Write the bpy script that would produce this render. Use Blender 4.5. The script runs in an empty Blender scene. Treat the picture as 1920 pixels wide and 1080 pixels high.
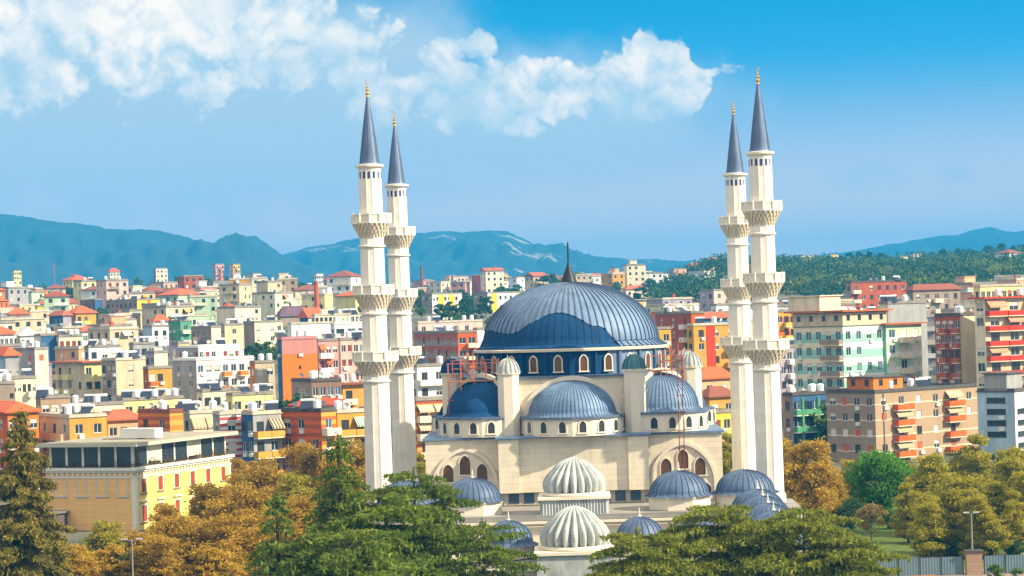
import bpy, math, random
import numpy as np
from math import sin, cos, pi, radians, sqrt, atan2, floor
from mathutils import Matrix, Vector

S = bpy.context.scene
COL = S.collection
# ------------------------------------------------------------------ camera
F = 4224.0            # focal length in pixels of a 1920 wide frame
PX, PY = 960.0, 595.0 # principal point: the horizon lies below the middle of the frame
ROLL = radians(1.76)
H = 26.0              # camera height in metres
CR, SR = cos(ROLL), sin(ROLL)
cam = bpy.data.cameras.new("camera")
cam.sensor_width = 36.0
cam.lens = F / 1920 * 36
cam.shift_y = (PY - 540) / 1920
cam.clip_start = 1.0
cam.clip_end = 60000
camo = bpy.data.objects.new("camera", cam)
COL.objects.link(camo)
camo.matrix_world = Matrix(((CR, SR, 0, 0), (0, 0, -1, 0), (-SR, CR, 0, H), (0, 0, 0, 1)))
S.camera = camo

def ray(px, py):
    u = (px - PX) / F; v = (PY - py) / F
    return u * CR + v * SR, -u * SR + v * CR      # X/Y and (Z-H)/Y

def P(px, py, d):
    x, z = ray(px, py)
    return Vector((x * d, d, H + z * d))

# ------------------------------------------------------------------ light
SUN_EL, SUN_AZ = radians(33), radians(111)   # azimuth clockwise from +Y
SUNV = Vector((sin(SUN_AZ) * cos(SUN_EL), cos(SUN_AZ) * cos(SUN_EL), sin(SUN_EL)))
sun = bpy.data.lights.new("sun", 'SUN')
sun.energy = 4.7; sun.angle = radians(0.5); sun.color = (1.0, 0.87, 0.64)
suno = bpy.data.objects.new("sun", sun); COL.objects.link(suno)
suno.rotation_euler = (-SUNV).to_track_quat('-Z', 'Y').to_euler()
S.view_settings.view_transform = 'Standard'
S.view_settings.look = 'None'
S.view_settings.gamma = 1.0
S.view_settings.exposure = 0.8
cy = S.cycles
cy.max_bounces = 5; cy.diffuse_bounces = 2; cy.glossy_bounces = 2; cy.transmission_bounces = 3
cy.transparent_max_bounces = 6; cy.volume_bounces = 0
cy.caustics_reflective = False; cy.caustics_refractive = False
cy.use_denoising = True

W = bpy.data.worlds.new("World"); S.world = W; W.use_nodes = True
nt = W.node_tree; nt.nodes.clear()
def wn(t, **kw):
    n = nt.nodes.new(t)
    for k, v in kw.items(): setattr(n, k, v)
    return n
def wl(a, b): nt.links.new(a, b)
def wmath(op, a, b=None, c=None, clamp=False):
    n = wn('ShaderNodeMath', operation=op); n.use_clamp = clamp
    for i, v in enumerate((a, b, c)):
        if v is None: continue
        if isinstance(v, (int, float)): n.inputs[i].default_value = v
        else: wl(v, n.inputs[i])
    return n.outputs[0]
def wvec(op, a, b=None, c=None):
    n = wn('ShaderNodeVectorMath', operation=op)
    for i, v in enumerate((a, b, c)):
        if v is None: continue
        if isinstance(v, tuple): n.inputs[i].default_value = v
        else: wl(v, n.inputs[i])
    return n
def wmix(f, a, b):
    n = wn('ShaderNodeMix', data_type='RGBA')
    for s, v in ((n.inputs[0], f), (n.inputs[6], a), (n.inputs[7], b)):
        if isinstance(v, (int, float)): s.default_value = v
        elif isinstance(v, tuple): s.default_value = v + (1,)
        else: wl(v, s)
    return n.outputs[2]
def wsmooth(v, a, b):
    n = wn('ShaderNodeMapRange', interpolation_type='SMOOTHSTEP')
    wl(v, n.inputs[0]); n.inputs[1].default_value = a; n.inputs[2].default_value = b
    return n.outputs[0]

geo = wn('ShaderNodeTexCoord')
sep = wn('ShaderNodeSeparateXYZ'); wl(geo.outputs['Generated'], sep.inputs[0])
dx, dy, dz = sep.outputs
# the deep clear-air blue reaches low towards the horizon: elevations are stretched before they enter the sky model
zz = wmath('ADD', wmath('MULTIPLY', wmath('MAXIMUM', dz, 0.0), 4.6), 0.06)
cmb = wn('ShaderNodeCombineXYZ'); wl(dx, cmb.inputs[0]); wl(dy, cmb.inputs[1]); wl(zz, cmb.inputs[2])
nrm = wvec('NORMALIZE', cmb.outputs[0])
sky = wn('ShaderNodeTexSky', sky_type='NISHITA')
sky.sun_disc = False; sky.sun_elevation = SUN_EL; sky.sun_rotation = SUN_AZ
sky.altitude = 0; sky.air_density = 1.0; sky.dust_density = 0.6; sky.ozone_density = 2.0
wl(nrm.outputs[0], sky.inputs[0])
hs = wn('ShaderNodeHueSaturation'); hs.inputs['Hue'].default_value = 0.472
hs.inputs['Saturation'].default_value = 1.16; hs.inputs['Value'].default_value = 1.0
wl(sky.outputs[0], hs.inputs['Color'])
# towards the top of the view the clear air turns a deeper cyan; out of view overhead, an added pale glow lifts the ambient light
tl = wmix(wsmooth(dz, .0, .15), (1.8, 1.05, .93), (.05, .86, 1.06))
tinted = wvec('MULTIPLY', hs.outputs[0], tl).outputs[0]
lowmix = wmath('MULTIPLY', wsmooth(wmath('MULTIPLY', dz, -1.0), -.115, .0), .85)
low = wmix(lowmix, tinted, (7.0, 4.1, 2.5))     # the whitish glow over the horizon
skyc = wmix(wsmooth(dz, .18, .5), low, (5.6, 4.9, 4.1))
# clouds by direction
ysafe = wmath('MAXIMUM', wmath('ABSOLUTE', dy), 0.05)
U = wmath('MULTIPLY', wmath('DIVIDE', dx, ysafe), F / 1000)
V = wmath('MULTIPLY', wmath('DIVIDE', dz, ysafe), F / 1000)
cp = wn('ShaderNodeCombineXYZ'); wl(U, cp.inputs[0]); wl(V, cp.inputs[1])
def noise(scale, detail=6, rough=.55, vec=None, seed=0.0, dist=0.0):
    n = wn('ShaderNodeTexNoise', noise_dimensions='4D'); n.inputs['Scale'].default_value = scale
    n.inputs['Detail'].default_value = detail; n.inputs['Roughness'].default_value = rough
    n.inputs['W'].default_value = seed; n.inputs['Distortion'].default_value = dist
    wl(vec or cp.outputs[0], n.inputs['Vector'])
    return n
warpn = noise(9, 4, .6, seed=3)
warp = wvec('MULTIPLY_ADD', warpn.outputs['Color'], (.10, .08, 0), (-.05, -.04, 0))
pw = wvec('ADD', cp.outputs[0], warp.outputs[0]).outputs[0]
CUMULUS = [(40,40,320,170,1.1),(330,40,320,180,1.15),(520,60,190,150,1.1),(615,80,110,90,1.),(20,170,110,70,.75),(245,130,90,80,.8),(400,170,60,40,.75),(560,120,90,50,.7),(370,165,70,30,.7),(720,190,110,80,.55),
           (810,105,48,34,.8),(850,92,60,42,1.),(900,88,42,34,1.),(850,165,140,80,.85),(985,150,95,55,.95),(1075,170,110,62,1.),
           (1145,142,80,58,1.),(1222,108,62,56,1.15),(1262,105,48,45,1.),(1262,160,85,60,.95),(1325,132,62,18,.7),(960,205,120,60,.8),(1180,200,110,50,.8)]
VEIL = [(220,170,700,300,1.2),(640,180,340,230,1.1),(1000,210,420,140,1.0),(420,345,460,60,.55),(800,340,260,50,.45),(1630,325,80,25,.3),(1790,322,40,22,.3)]
def field(blobs, vec):
    cur = None
    for x, y, a, b, w in blobs:
        u, v = ray(x, y); u *= F / 1000; v *= F / 1000
        m = wvec('MULTIPLY_ADD', vec, (1000 / a, 1000 / b, 0), (-u * 1000 / a, -v * 1000 / b, 0))
        l = wvec('LENGTH', m.outputs[0]).outputs['Value']
        s = wmath('MULTIPLY_ADD', l, -w, w)
        if cur is None: cur = s
        else:
            n = wn('ShaderNodeMath', operation='SMOOTH_MAX'); wl(cur, n.inputs[0]); wl(s, n.inputs[1]); n.inputs[2].default_value = .12
            cur = n.outputs[0]
    return cur
def billow(vec):
    """rounded puffs with creases between them, at four sizes"""
    tot = None
    for sc, w, sd in ((6.5, .50, 1.0), (14, .30, 4.0), (30, .17, 8.0), (64, .09, 15.0)):
        n = noise(sc, 0, .5, vec=vec, seed=sd)
        a = wmath('MULTIPLY', wmath('ABSOLUTE', wmath('MULTIPLY_ADD', n.outputs[0], 4.4, -2.2)), w)
        tot = a if tot is None else wmath('ADD', tot, a)
    return tot
wsm = wvec('MULTIPLY_ADD', noise(22, 4, .6, seed=5).outputs['Color'], (.030, .026, 0), (-.015, -.013, 0))
pb = wvec('ADD', cp.outputs[0], wsm.outputs[0]).outputs[0]
b1 = billow(pb)
b2 = billow(wvec('ADD', pb, (.018, .026, 0)).outputs[0])
fc = field(CUMULUS, pw)
dens = wmath('ADD', fc, wmath('MULTIPLY_ADD', b1, .80, -.42))
lump = wmath('SUBTRACT', b1, b2)
alpha = wsmooth(dens, .0, .22)
fv = field(VEIL, pw)
nv = noise(5, 5, .6, seed=7)
veil = wmath('MULTIPLY', wsmooth(wmath('ADD', fv, wmath('MULTIPLY_ADD', nv.outputs[0], 1.0, -.5)), -.15, .6), .85)
lit = wmath('ADD', wmath('MULTIPLY', lump, 1.25), wmath('ADD', wmath('MULTIPLY', wsmooth(dens, .0, 1.0), .42), .36), clamp=True)
big = noise(4.5, 3, .5, seed=12)
lit = wmath('MULTIPLY', lit, wsmooth(big.outputs[0], .22, .62), clamp=True)
cloudc = wmix(lit, (2.35, 2.95, 3.3), (5.6, 4.75, 3.9))
base = wmix(veil, skyc, (2.7, 3.0, 3.25))
full = wmix(alpha, base, cloudc)
bg = wn('ShaderNodeBackground'); bg.inputs['Strength'].default_value = 0.15
wl(full, bg.inputs[0])
wo = wn('ShaderNodeOutputWorld'); wl(bg.outputs[0], wo.inputs[0])

# ------------------------------------------------------------------ materials
MC = {}
def srgb(r, g, b):
    f = lambda c: (c / 12.92 if c <= .04045 else ((c + .055) / 1.055) ** 2.4)
    return (f(r / 255), f(g / 255), f(b / 255))
def new_mat(name):
    m = bpy.data.materials.new(name); m.use_nodes = True
    t = m.node_tree; b = t.nodes['Principled BSDF']
    return m, t, b
def tint_noise(t, rgb, amount, scale, stretch=(1, 1, 1), detail=5):
    tc = t.nodes.new('ShaderNodeTexCoord'); mp = t.nodes.new('ShaderNodeMapping')
    mp.inputs['Scale'].default_value = stretch
    t.links.new(tc.outputs['Object'], mp.inputs[0])
    n = t.nodes.new('ShaderNodeTexNoise'); n.inputs['Scale'].default_value = scale; n.inputs['Detail'].default_value = detail
    n.inputs['Roughness'].default_value = .65
    t.links.new(mp.outputs[0], n.inputs['Vector'])
    r = t.nodes.new('ShaderNodeMapRange'); r.inputs[1].default_value = .25; r.inputs[2].default_value = .75
    r.inputs[3].default_value = 1 - amount; r.inputs[4].default_value = 1 + amount * .6
    t.links.new(n.outputs[0], r.inputs[0])
    # weathering: blotches where the surface has gone grey
    n2 = t.nodes.new('ShaderNodeTexNoise'); n2.inputs['Scale'].default_value = scale * 3.7; n2.inputs['Detail'].default_value = 6; n2.inputs['Roughness'].default_value = .7
    t.links.new(mp.outputs[0], n2.inputs['Vector'])
    r2 = t.nodes.new('ShaderNodeMapRange'); r2.inputs[1].default_value = .5; r2.inputs[2].default_value = .72; r2.inputs[4].default_value = min(.6, amount * 1.6)
    t.links.new(n2.outputs[0], r2.inputs[0])
    g = sum(rgb) / 3 * .62
    wm = t.nodes.new('ShaderNodeMix'); wm.data_type = 'RGBA'; t.links.new(r2.outputs[0], wm.inputs[0])
    wm.inputs[6].default_value = tuple(rgb) + (1,); wm.inputs[7].default_value = (g * .6 + rgb[0] * .3, g * .6 + rgb[1] * .3, g * .6 + rgb[2] * .3, 1)
    mx = t.nodes.new('ShaderNodeVectorMath'); mx.operation = 'SCALE'
    t.links.new(wm.outputs[2], mx.inputs[0]); t.links.new(r.outputs[0], mx.inputs['Scale'])
    return mx.outputs[0], n, mp
def plain(rgb, rough=.85, amount=.32, scale=.6, stretch=(1, 1, .22), metal=0.0, spec=.3, bump=0.0):
    key = ('p', tuple(round(c, 3) for c in rgb), rough, amount, scale, stretch, metal, spec, bump)
    if key in MC: return MC[key]
    m, t, b = new_mat("paint")
    c, n, mp = tint_noise(t, rgb, amount, scale, stretch)
    t.links.new(c, b.inputs['Base Color'])
    b.inputs['Roughness'].default_value = rough; b.inputs['Metallic'].default_value = metal
    b.inputs['Specular IOR Level'].default_value = spec
    if bump:
        bp = t.nodes.new('ShaderNodeBump'); bp.inputs['Strength'].default_value = bump; bp.inputs['Distance'].default_value = .05
        t.links.new(n.outputs[0], bp.inputs['Height']); t.links.new(bp.outputs[0], b.inputs['Normal'])
    MC[key] = m
    return m
def bands(c1, c2, period, duty, phase=0.0, axis=2, rough=.85):
    key = ('b', c1, c2, period, duty, phase, axis)
    if key in MC: return MC[key]
    m, t, b = new_mat("striped paint")
    a1, n, mp = tint_noise(t, c1, .14, .35, (1, 1, .35)); a2, _, _ = tint_noise(t, c2, .14, .35, (1, 1, .35))
    tc = t.nodes.new('ShaderNodeTexCoord'); sp = t.nodes.new('ShaderNodeSeparateXYZ'); t.links.new(tc.outputs['Object'], sp.inputs[0])
    def mt(op, x, y):
        q = t.nodes.new('ShaderNodeMath'); q.operation = op
        if isinstance(x, float): q.inputs[0].default_value = x
        else: t.links.new(x, q.inputs[0])
        q.inputs[1].default_value = y
        return q.outputs[0]
    v = mt('FLOORED_MODULO', mt('DIVIDE', mt('ADD', sp.outputs[axis], phase), period), 1.0)
    v = mt('LESS_THAN', v, duty)
    mx = t.nodes.new('ShaderNodeMix'); mx.data_type = 'RGBA'
    t.links.new(v, mx.inputs[0]); t.links.new(a1, mx.inputs[6]); t.links.new(a2, mx.inputs[7])
    t.links.new(mx.outputs[2], b.inputs['Base Color']); b.inputs['Roughness'].default_value = rough
    MC[key] = m
    return m
def masonry(rgb, joint, w, h, rough=.8, amount=.12, mortar=.02, axis='y'):
    key = ('m', rgb, joint, w, h, axis)
    if key in MC: return MC[key]
    m, t, b = new_mat("stone")
    c, n, mp = tint_noise(t, rgb, amount, .7, (1, 1, .2))
    tc = t.nodes.new('ShaderNodeTexCoord'); sp = t.nodes.new('ShaderNodeSeparateXYZ'); cb = t.nodes.new('ShaderNodeCombineXYZ')
    t.links.new(tc.outputs['Object'], sp.inputs[0])
    ad = t.nodes.new('ShaderNodeMath'); ad.operation = 'ADD'
    t.links.new(sp.outputs[0], ad.inputs[0]); t.links.new(sp.outputs[1], ad.inputs[1])
    t.links.new(ad.outputs[0], cb.inputs[0]); t.links.new(sp.outputs[2], cb.inputs[1])
    br = t.nodes.new('ShaderNodeTexBrick'); t.links.new(cb.outputs[0], br.inputs['Vector'])
    br.inputs['Scale'].default_value = 1; br.inputs['Brick Width'].default_value = w; br.inputs['Row Height'].default_value = h
    br.inputs['Mortar Size'].default_value = mortar; br.inputs['Color1'].default_value = (1, 1, 1, 1)
    br.inputs['Color2'].default_value = (.88, .88, .88, 1); br.inputs['Mortar'].default_value = joint + (1,)
    mx = t.nodes.new('ShaderNodeVectorMath'); mx.operation = 'MULTIPLY'
    t.links.new(c, mx.inputs[0]); t.links.new(br.outputs[0], mx.inputs[1])
    t.links.new(mx.outputs[0], b.inputs['Base Color']); b.inputs['Roughness'].default_value = rough
    b.inputs['Specular IOR Level'].default_value = .25
    MC[key] = m
    return m
def leaf(c1, c2, c3=None, trans=.3, ns=.55):
    key = ('l', c1, c2, c3, trans, ns)
    if key in MC: return MC[key]
    m, t, b = new_mat("foliage")
    g = t.nodes.new('ShaderNodeNewGeometry'); rp = t.nodes.new('ShaderNodeValToRGB')
    e = rp.color_ramp.elements; e[0].color = c1 + (1,); e[1].color = c2 + (1,)
    if c3:
        q = rp.color_ramp.elements.new(.86); q.color = c2 + (1,); e[-1].color = c3 + (1,)
    tc = t.nodes.new('ShaderNodeTexCoord'); n = t.nodes.new('ShaderNodeTexNoise'); n.inputs['Scale'].default_value = ns; n.inputs['Detail'].default_value = 3
    t.links.new(tc.outputs['Object'], n.inputs['Vector'])
    ad = t.nodes.new('ShaderNodeMath'); ad.operation = 'MULTIPLY_ADD'; ad.inputs[1].default_value = .62
    t.links.new(g.outputs['Random Per Island'], ad.inputs[0])
    mr = t.nodes.new('ShaderNodeMapRange'); mr.inputs[1].default_value = .3; mr.inputs[2].default_value = .7; mr.inputs[4].default_value = .38
    t.links.new(n.outputs[0], mr.inputs[0]); t.links.new(mr.outputs[0], ad.inputs[2]); t.links.new(ad.outputs[0], rp.inputs[0])
    t.links.new(rp.outputs[0], b.inputs['Base Color']); b.inputs['Roughness'].default_value = .6; b.inputs['Specular IOR Level'].default_value = .2
    tr = t.nodes.new('ShaderNodeBsdfTranslucent'); t.links.new(rp.outputs[0], tr.inputs[0])
    ms = t.nodes.new('ShaderNodeMixShader'); ms.inputs[0].default_value = trans
    t.links.new(b.outputs[0], ms.inputs[1]); t.links.new(tr.outputs[0], ms.inputs[2])
    t.links.new(ms.outputs[0], t.nodes['Material Output'].inputs[0])
    MC[key] = m
    return m
GLASS = plain((.03, .045, .06), .15, .3, .8, (1, 1, 1), 0, .6)
GLASSB = plain((.06, .12, .20), .2, .3, .8, (1, 1, 1), 0, .6)
BARK = plain((.10, .07, .05), .9, .3, 2)
STEEL = plain((.25, .26, .28), .5, .1)
WHITE = plain((.78, .76, .72), .7, .08)
TANKM = plain((.82, .82, .82), .4, .05)

# ------------------------------------------------------------------ mesh helpers
class MB:
    def __init__(s): s.v = []; s.f = []; s.m = []; s.k = {}
    def vert(s, p):
        k = (round(p[0], 4), round(p[1], 4), round(p[2], 4))
        i = s.k.get(k)
        if i is None:
            i = len(s.v); s.v.append(k); s.k[k] = i
        return i
    def face(s, pts, m=0):
        ids = []
        for p in pts:
            i = s.vert(p)
            if i not in ids: ids.append(i)
        if len(ids) > 2: s.f.append(ids); s.m.append(m)
    def prism(s, poly, z0, z1, m=0, top=None, bottom=True):
        n = len(poly)
        for i in range(n):
            a, b = poly[i], poly[(i + 1) % n]
            s.face([(a[0], a[1], z0), (b[0], b[1], z0), (b[0], b[1], z1), (a[0], a[1], z1)], m)
        s.face([(p[0], p[1], z1) for p in poly], m if top is None else top)
        if bottom: s.face([(p[0], p[1], z0) for p in reversed(poly)], m)
    def box(s, x0, x1, y0, y1, z0, z1, m=0, top=None):
        s.prism([(x0, y0), (x1, y0), (x1, y1), (x0, y1)], z0, z1, m, top)
    def lathe(s, prof, n, c=(0, 0), a0=0, a1=2 * pi, m=0, cap=False):
        closed = abs(a1 - a0 - 2 * pi) < 1e-6
        N = n if closed else n + 1
        A = [a0 + (a1 - a0) * i / n for i in range(N)]
        for i in range(n):
            p, q = A[i], A[(i + 1) % N]
            for (r0, z0), (r1, z1) in zip(prof[:-1], prof[1:]):
                s.face([(c[0] + r0 * cos(p), c[1] + r0 * sin(p), z0), (c[0] + r0 * cos(q), c[1] + r0 * sin(q), z0),
                        (c[0] + r1 * cos(q), c[1] + r1 * sin(q), z1), (c[0] + r1 * cos(p), c[1] + r1 * sin(p), z1)], m)
        if cap:
            r, z = prof[-1]; s.face([(c[0] + r * cos(a), c[1] + r * sin(a), z) for a in A], m)
            r, z = prof[0]; s.face([(c[0] + r * cos(a), c[1] + r * sin(a), z) for a in reversed(A)], m)
    def tube(s, p, q, r0, r1=None, n=6, m=0):
        r1 = r0 if r1 is None else r1
        p, q = Vector(p), Vector(q); d = (q - p)
        if d.length < 1e-6: return
        d.normalize(); a = d.orthogonal().normalized(); b = d.cross(a)
        R = lambda c, r, i: tuple(c + a * (r * cos(2 * pi * i / n)) + b * (r * sin(2 * pi * i / n)))
        for i in range(n):
            s.face([R(p, r0, i), R(p, r0, i + 1), R(q, r1, i + 1), R(q, r1, i)], m)
        s.face([R(q, r1, i) for i in range(n)], m); s.face([R(p, r0, n - i) for i in range(n)], m)
    def mesh(s, name, mats, smooth=False):
        me = bpy.data.meshes.new(name); me.from_pydata(s.v, [], s.f)
        for m in (mats if isinstance(mats, (list, tuple)) else [mats]): me.materials.append(m)
        me.polygons.foreach_set('material_index', s.m)
        if smooth: me.polygons.foreach_set('use_smooth', [True] * len(s.f))
        me.update()
        return me
    def build(s, name, mats, parent=None, loc=(0, 0, 0), rz=0, smooth=False, **kw):
        return put(name, s.mesh(name, mats, smooth), parent, loc, rz, **kw)
def put(name, me, parent=None, loc=(0, 0, 0), rz=0, **kw):
    o = bpy.data.objects.new(name, me); COL.objects.link(o)
    o.parent = parent; o.location = loc; o.rotation_euler = (0, 0, rz)
    for k, v in kw.items(): o[k] = v
    return o
def thing(name, label, cat, loc=(0, 0, 0), rz=0, group=None):
    o = put(name, None, None, loc, rz, label=label, category=cat)
    o.empty_display_size = .5
    if group: o['group'] = group
    return o
def tag(o, label, cat, group=None):
    o['label'] = label; o['category'] = cat
    if group: o['group'] = group
    return o
def fast_mesh(name, V, Q, mat):
    me = bpy.data.meshes.new(name)
    V = np.ascontiguousarray(V, dtype=np.float32); Q = np.ascontiguousarray(Q, dtype=np.int32)
    me.vertices.add(len(V)); me.vertices.foreach_set('co', V.ravel())
    me.loops.add(Q.size); me.loops.foreach_set('vertex_index', Q.ravel())
    me.polygons.add(len(Q)); me.polygons.foreach_set('loop_start', np.arange(len(Q), dtype=np.int32) * 4)
    me.update(calc_edges=True); me.validate()
    me.materials.append(mat)
    return me
def cards(C, D, L, Wd, rs):
    """rhombic leaves: centres C, long axes D"""
    C = np.asarray(C, float); D = np.asarray(D, float)
    D /= np.linalg.norm(D, axis=1, keepdims=True) + 1e-9
    R = rs.normal(size=D.shape); Sd = np.cross(D, R); Sd /= np.linalg.norm(Sd, axis=1, keepdims=True) + 1e-9
    L = np.broadcast_to(np.asarray(L, float), (len(C),))[:, None]; Wd = np.broadcast_to(np.asarray(Wd, float), (len(C),))[:, None]
    V = np.stack([C - D * L / 2, C + Sd * Wd / 2 - D * L * .05, C + D * L / 2, C - Sd * Wd / 2 - D * L * .05], 1).reshape(-1, 3)
    return V, np.arange(len(V)).reshape(-1, 4)

# ------------------------------------------------------------------ terrain
TY = [0, 410, 480, 650, 800, 1000, 1300, 1550, 1750, 2100, 2600, 9000]
TZ = [0, 0, 9, 19, 26, 34, 43, 50, 52, 40, 20, 0]
def smooth01(t): t = max(0, min(1, t)); return t * t * (3 - 2 * t)
def terrain(X, Y):
    if Y < 410: return 0.0
    z = float(np.interp(Y, TY, TZ))
    px = PX + F * X / Y
    k = float(np.interp(px, [-200, 150, 420, 560, 760, 960, 1150, 1240, 1350, 1500, 1700, 1920, 2100],
                        [1.05, 1.06, 1.08, .96, .88, .86, .84, .9, 1.16, 1.12, 1.1, 1.17, 1.2]))
    n = 1 + .05 * sin(X * .011 + 1) * sin(Y * .006)
    f = smooth01((Y - 700) / 500)
    return z * (1 + (k * n - 1) * f)
rnd = random.Random(11)
# ------------------------------------------------------------------ ground, lawn, mountains
def build_ground():
    Ys = [-150, 0, 60, 120, 180, 240, 300, 360, 405] + list(np.arange(412, 1800, 20.0)) + list(np.arange(1800, 2700, 60)) + [3200, 4200, 6000, 9000]
    us = np.linspace(-.62, .62, 120)
    v = []; q = []
    for Y in Ys:
        w = max(Y, 400)
        for u in us:
            X = u * w * (1 + 3 * abs(u)); v.append((X, Y, terrain(X, Y)))
    n = len(us)
    for j in range(len(Ys) - 1):
        for i in range(n - 1):
            q.append((j * n + i, j * n + i + 1, (j + 1) * n + i + 1, (j + 1) * n + i))
    m, t, b = new_mat("earth")
    c, nn, mp = tint_noise(t, (.16, .15, .11), .3, .02, (1, 1, 1))
    g, n2, _ = tint_noise(t, (.05, .075, .03), .4, .05, (1, 1, 1))
    mx = t.nodes.new('ShaderNodeMix'); mx.data_type = 'RGBA'
    r = t.nodes.new('ShaderNodeMapRange'); r.inputs[1].default_value = .45; r.inputs[2].default_value = .6
    n3 = t.nodes.new('ShaderNodeTexNoise'); n3.inputs['Scale'].default_value = .03; n3.inputs['Detail'].default_value = 6
    tc = t.nodes.new('ShaderNodeTexCoord'); t.links.new(tc.outputs['Object'], n3.inputs['Vector'])
    t.links.new(n3.outputs[0], r.inputs[0]); t.links.new(r.outputs[0], mx.inputs[0]); t.links.new(c, mx.inputs[6]); t.links.new(g, mx.inputs[7])
    t.links.new(mx.outputs[2], b.inputs['Base Color']); b.inputs['Roughness'].default_value = .95
    put("ground", fast_mesh("ground", v, q, m), kind='structure')
build_ground()

def mountain(name, pts, d, depth_front, depth_back, seed, rock, label):
    """a ridge at distance d following the skyline, with real slopes towards and away from the city"""
    xs = np.linspace(pts[0][0], pts[-1][0], 200); rs = np.random.RandomState(seed)
    ys = np.interp(xs, [p[0] for p in pts], [p[1] for p in pts])
    nz = lambda x, y, k: sum(sin(x * a * k + b + y * c * k) / (i + 1) for i, (a, b, c) in enumerate(ph))
    ph = [(rs.uniform(.8, 1.4) * 2 ** i, rs.uniform(0, 6), rs.uniform(-1.2, 1.2) * 2 ** i) for i in range(6)]
    Ys = np.concatenate([np.linspace(d - depth_front, d, 46), np.linspace(d, d + depth_back, 14)[1:]])
    v = []; q = []
    for Y in Ys:
        for px, py in zip(xs, ys):
            r = P(px, py, d); hgt = r.z
            t = (d - Y) / depth_front if Y < d else (Y - d) / depth_back
            prof = (1 - t) ** 1.25
            e = nz(r.x / 260, Y / 300, 1) * 26 * min(1, t * 5) * (1 - t) + nz(r.x / 60, Y / 90, 1.0) * 8 * (.3 + .7 * min(1, t * 5)) * (1 - t)
            v.append((r.x * (1 + (Y - d) / d * .6), Y, max(hgt * prof + e, 5 if t < 1 else -30)))
    n = len(xs)
    for j in range(len(Ys) - 1):
        for i in range(n - 1): q.append((j * n + i, j * n + i + 1, (j + 1) * n + i + 1, (j + 1) * n + i))
    m, t, b = new_mat("mountain slope")
    c, n1_, mp = tint_noise(t, (.020, .045, .035), .5, .012, (1, 1, 1), 8)
    c2, n2_, mp2 = tint_noise(t, (.34, .31, .27), .35, .03, (1, 1, 1), 8)
    n3 = t.nodes.new('ShaderNodeTexNoise'); n3.inputs['Scale'].default_value = .006; n3.inputs['Detail'].default_value = 9; n3.inputs['Roughness'].default_value = .68
    tc = t.nodes.new('ShaderNodeTexCoord'); t.links.new(tc.outputs['Object'], n3.inputs['Vector'])
    r = t.nodes.new('ShaderNodeMapRange'); r.inputs[1].default_value = rock; r.inputs[2].default_value = rock + .05
    t.links.new(n3.outputs[0], r.inputs[0])
    mx = t.nodes.new('ShaderNodeMix'); mx.data_type = 'RGBA'
    t.links.new(r.outputs[0], mx.inputs[0]); t.links.new(c, mx.inputs[6]); t.links.new(c2, mx.inputs[7])
    t.links.new(mx.outputs[2], b.inputs['Base Color']); b.inputs['Roughness'].default_value = .95
    put(name, fast_mesh(name, v, q, m), kind='structure', label=label)
mountain("mountain", [(-250,395),(-120,400),(0,402),(40,403),(70,408),(130,416),(200,430),(240,431),(290,433),(330,439),(372,449),(415,453),(440,447),(480,444),(505,462),(535,482),(580,500),(640,520)],
         4600, 1700, 700, 3, .66, "long blue mountain ridge behind the old town")
mountain("mountain", [(470,505),(535,478),(580,463),(640,450),(690,446),(740,444),(790,438),(835,431),(870,434),(905,431),(950,437),(985,450),(1010,463),(1060,471),(1120,480),(1180,487),(1240,488),(1300,486),(1360,500),(1420,520)],
         5300, 2000, 700, 8, .57, "blue mountain with a pale rock face behind the dome")
mountain("mountain", [(1440,500),(1580,472),(1640,462),(1700,452),(1750,446),(1790,442),(1830,431),(1850,427),(1885,432),(1920,431),(2000,436),(2150,450)],
         6000, 2000, 700, 5, .8, "pale blue mountain behind the wooded hill")

# ------------------------------------------------------------------ the mosque
A = radians(1.7)     # its long axis points a little to the side of the view
mo = P(1067, 592, 240.0)
MX, MY = mo.x, mo.y
STONE = masonry(srgb(240, 225, 198), (.80, .79, .78), 2.4, .62, .75, .16, .025)
STONE2 = plain(srgb(232, 221, 200), .7, .10, .5)
MARBLE = plain(srgb(184, 189, 186), .65, .45, 1.1, (1, 1, .35))
LEAD = plain(srgb(114, 140, 172), .58, .34, .9, (1, 1, .5), .2, .4)
LEADD = plain(srgb(92, 112, 142), .58, .34, .9, (1, 1, .5), .2, .4)
DARKBLUE = plain((.009, .062, .175), .75, .3, .5, (1, 1, .6), 0, .15)  # dark blue; on the great dome and drum it is painted-in shade
PATINA = plain((.07, .22, .26), .5, .3, .8, (1, 1, .6), .3, .4)
ROOFM = plain(srgb(150, 146, 140), .8, .2, .5, (1, 1, 1))
GOLD = plain((.75, .45, .10), .3, .1, 2, metal=.8)
RED = plain((.50, .14, .08), .6, .2, 2)
AMBER = plain((.16, .075, .03), .25, .6, .9, (1, 1, 1), 0, .5)
mosque = thing("mosque", "large stone mosque with a ribbed lead dome and rows of small domes before it", "mosque", (MX, MY, 0), -A)

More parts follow.
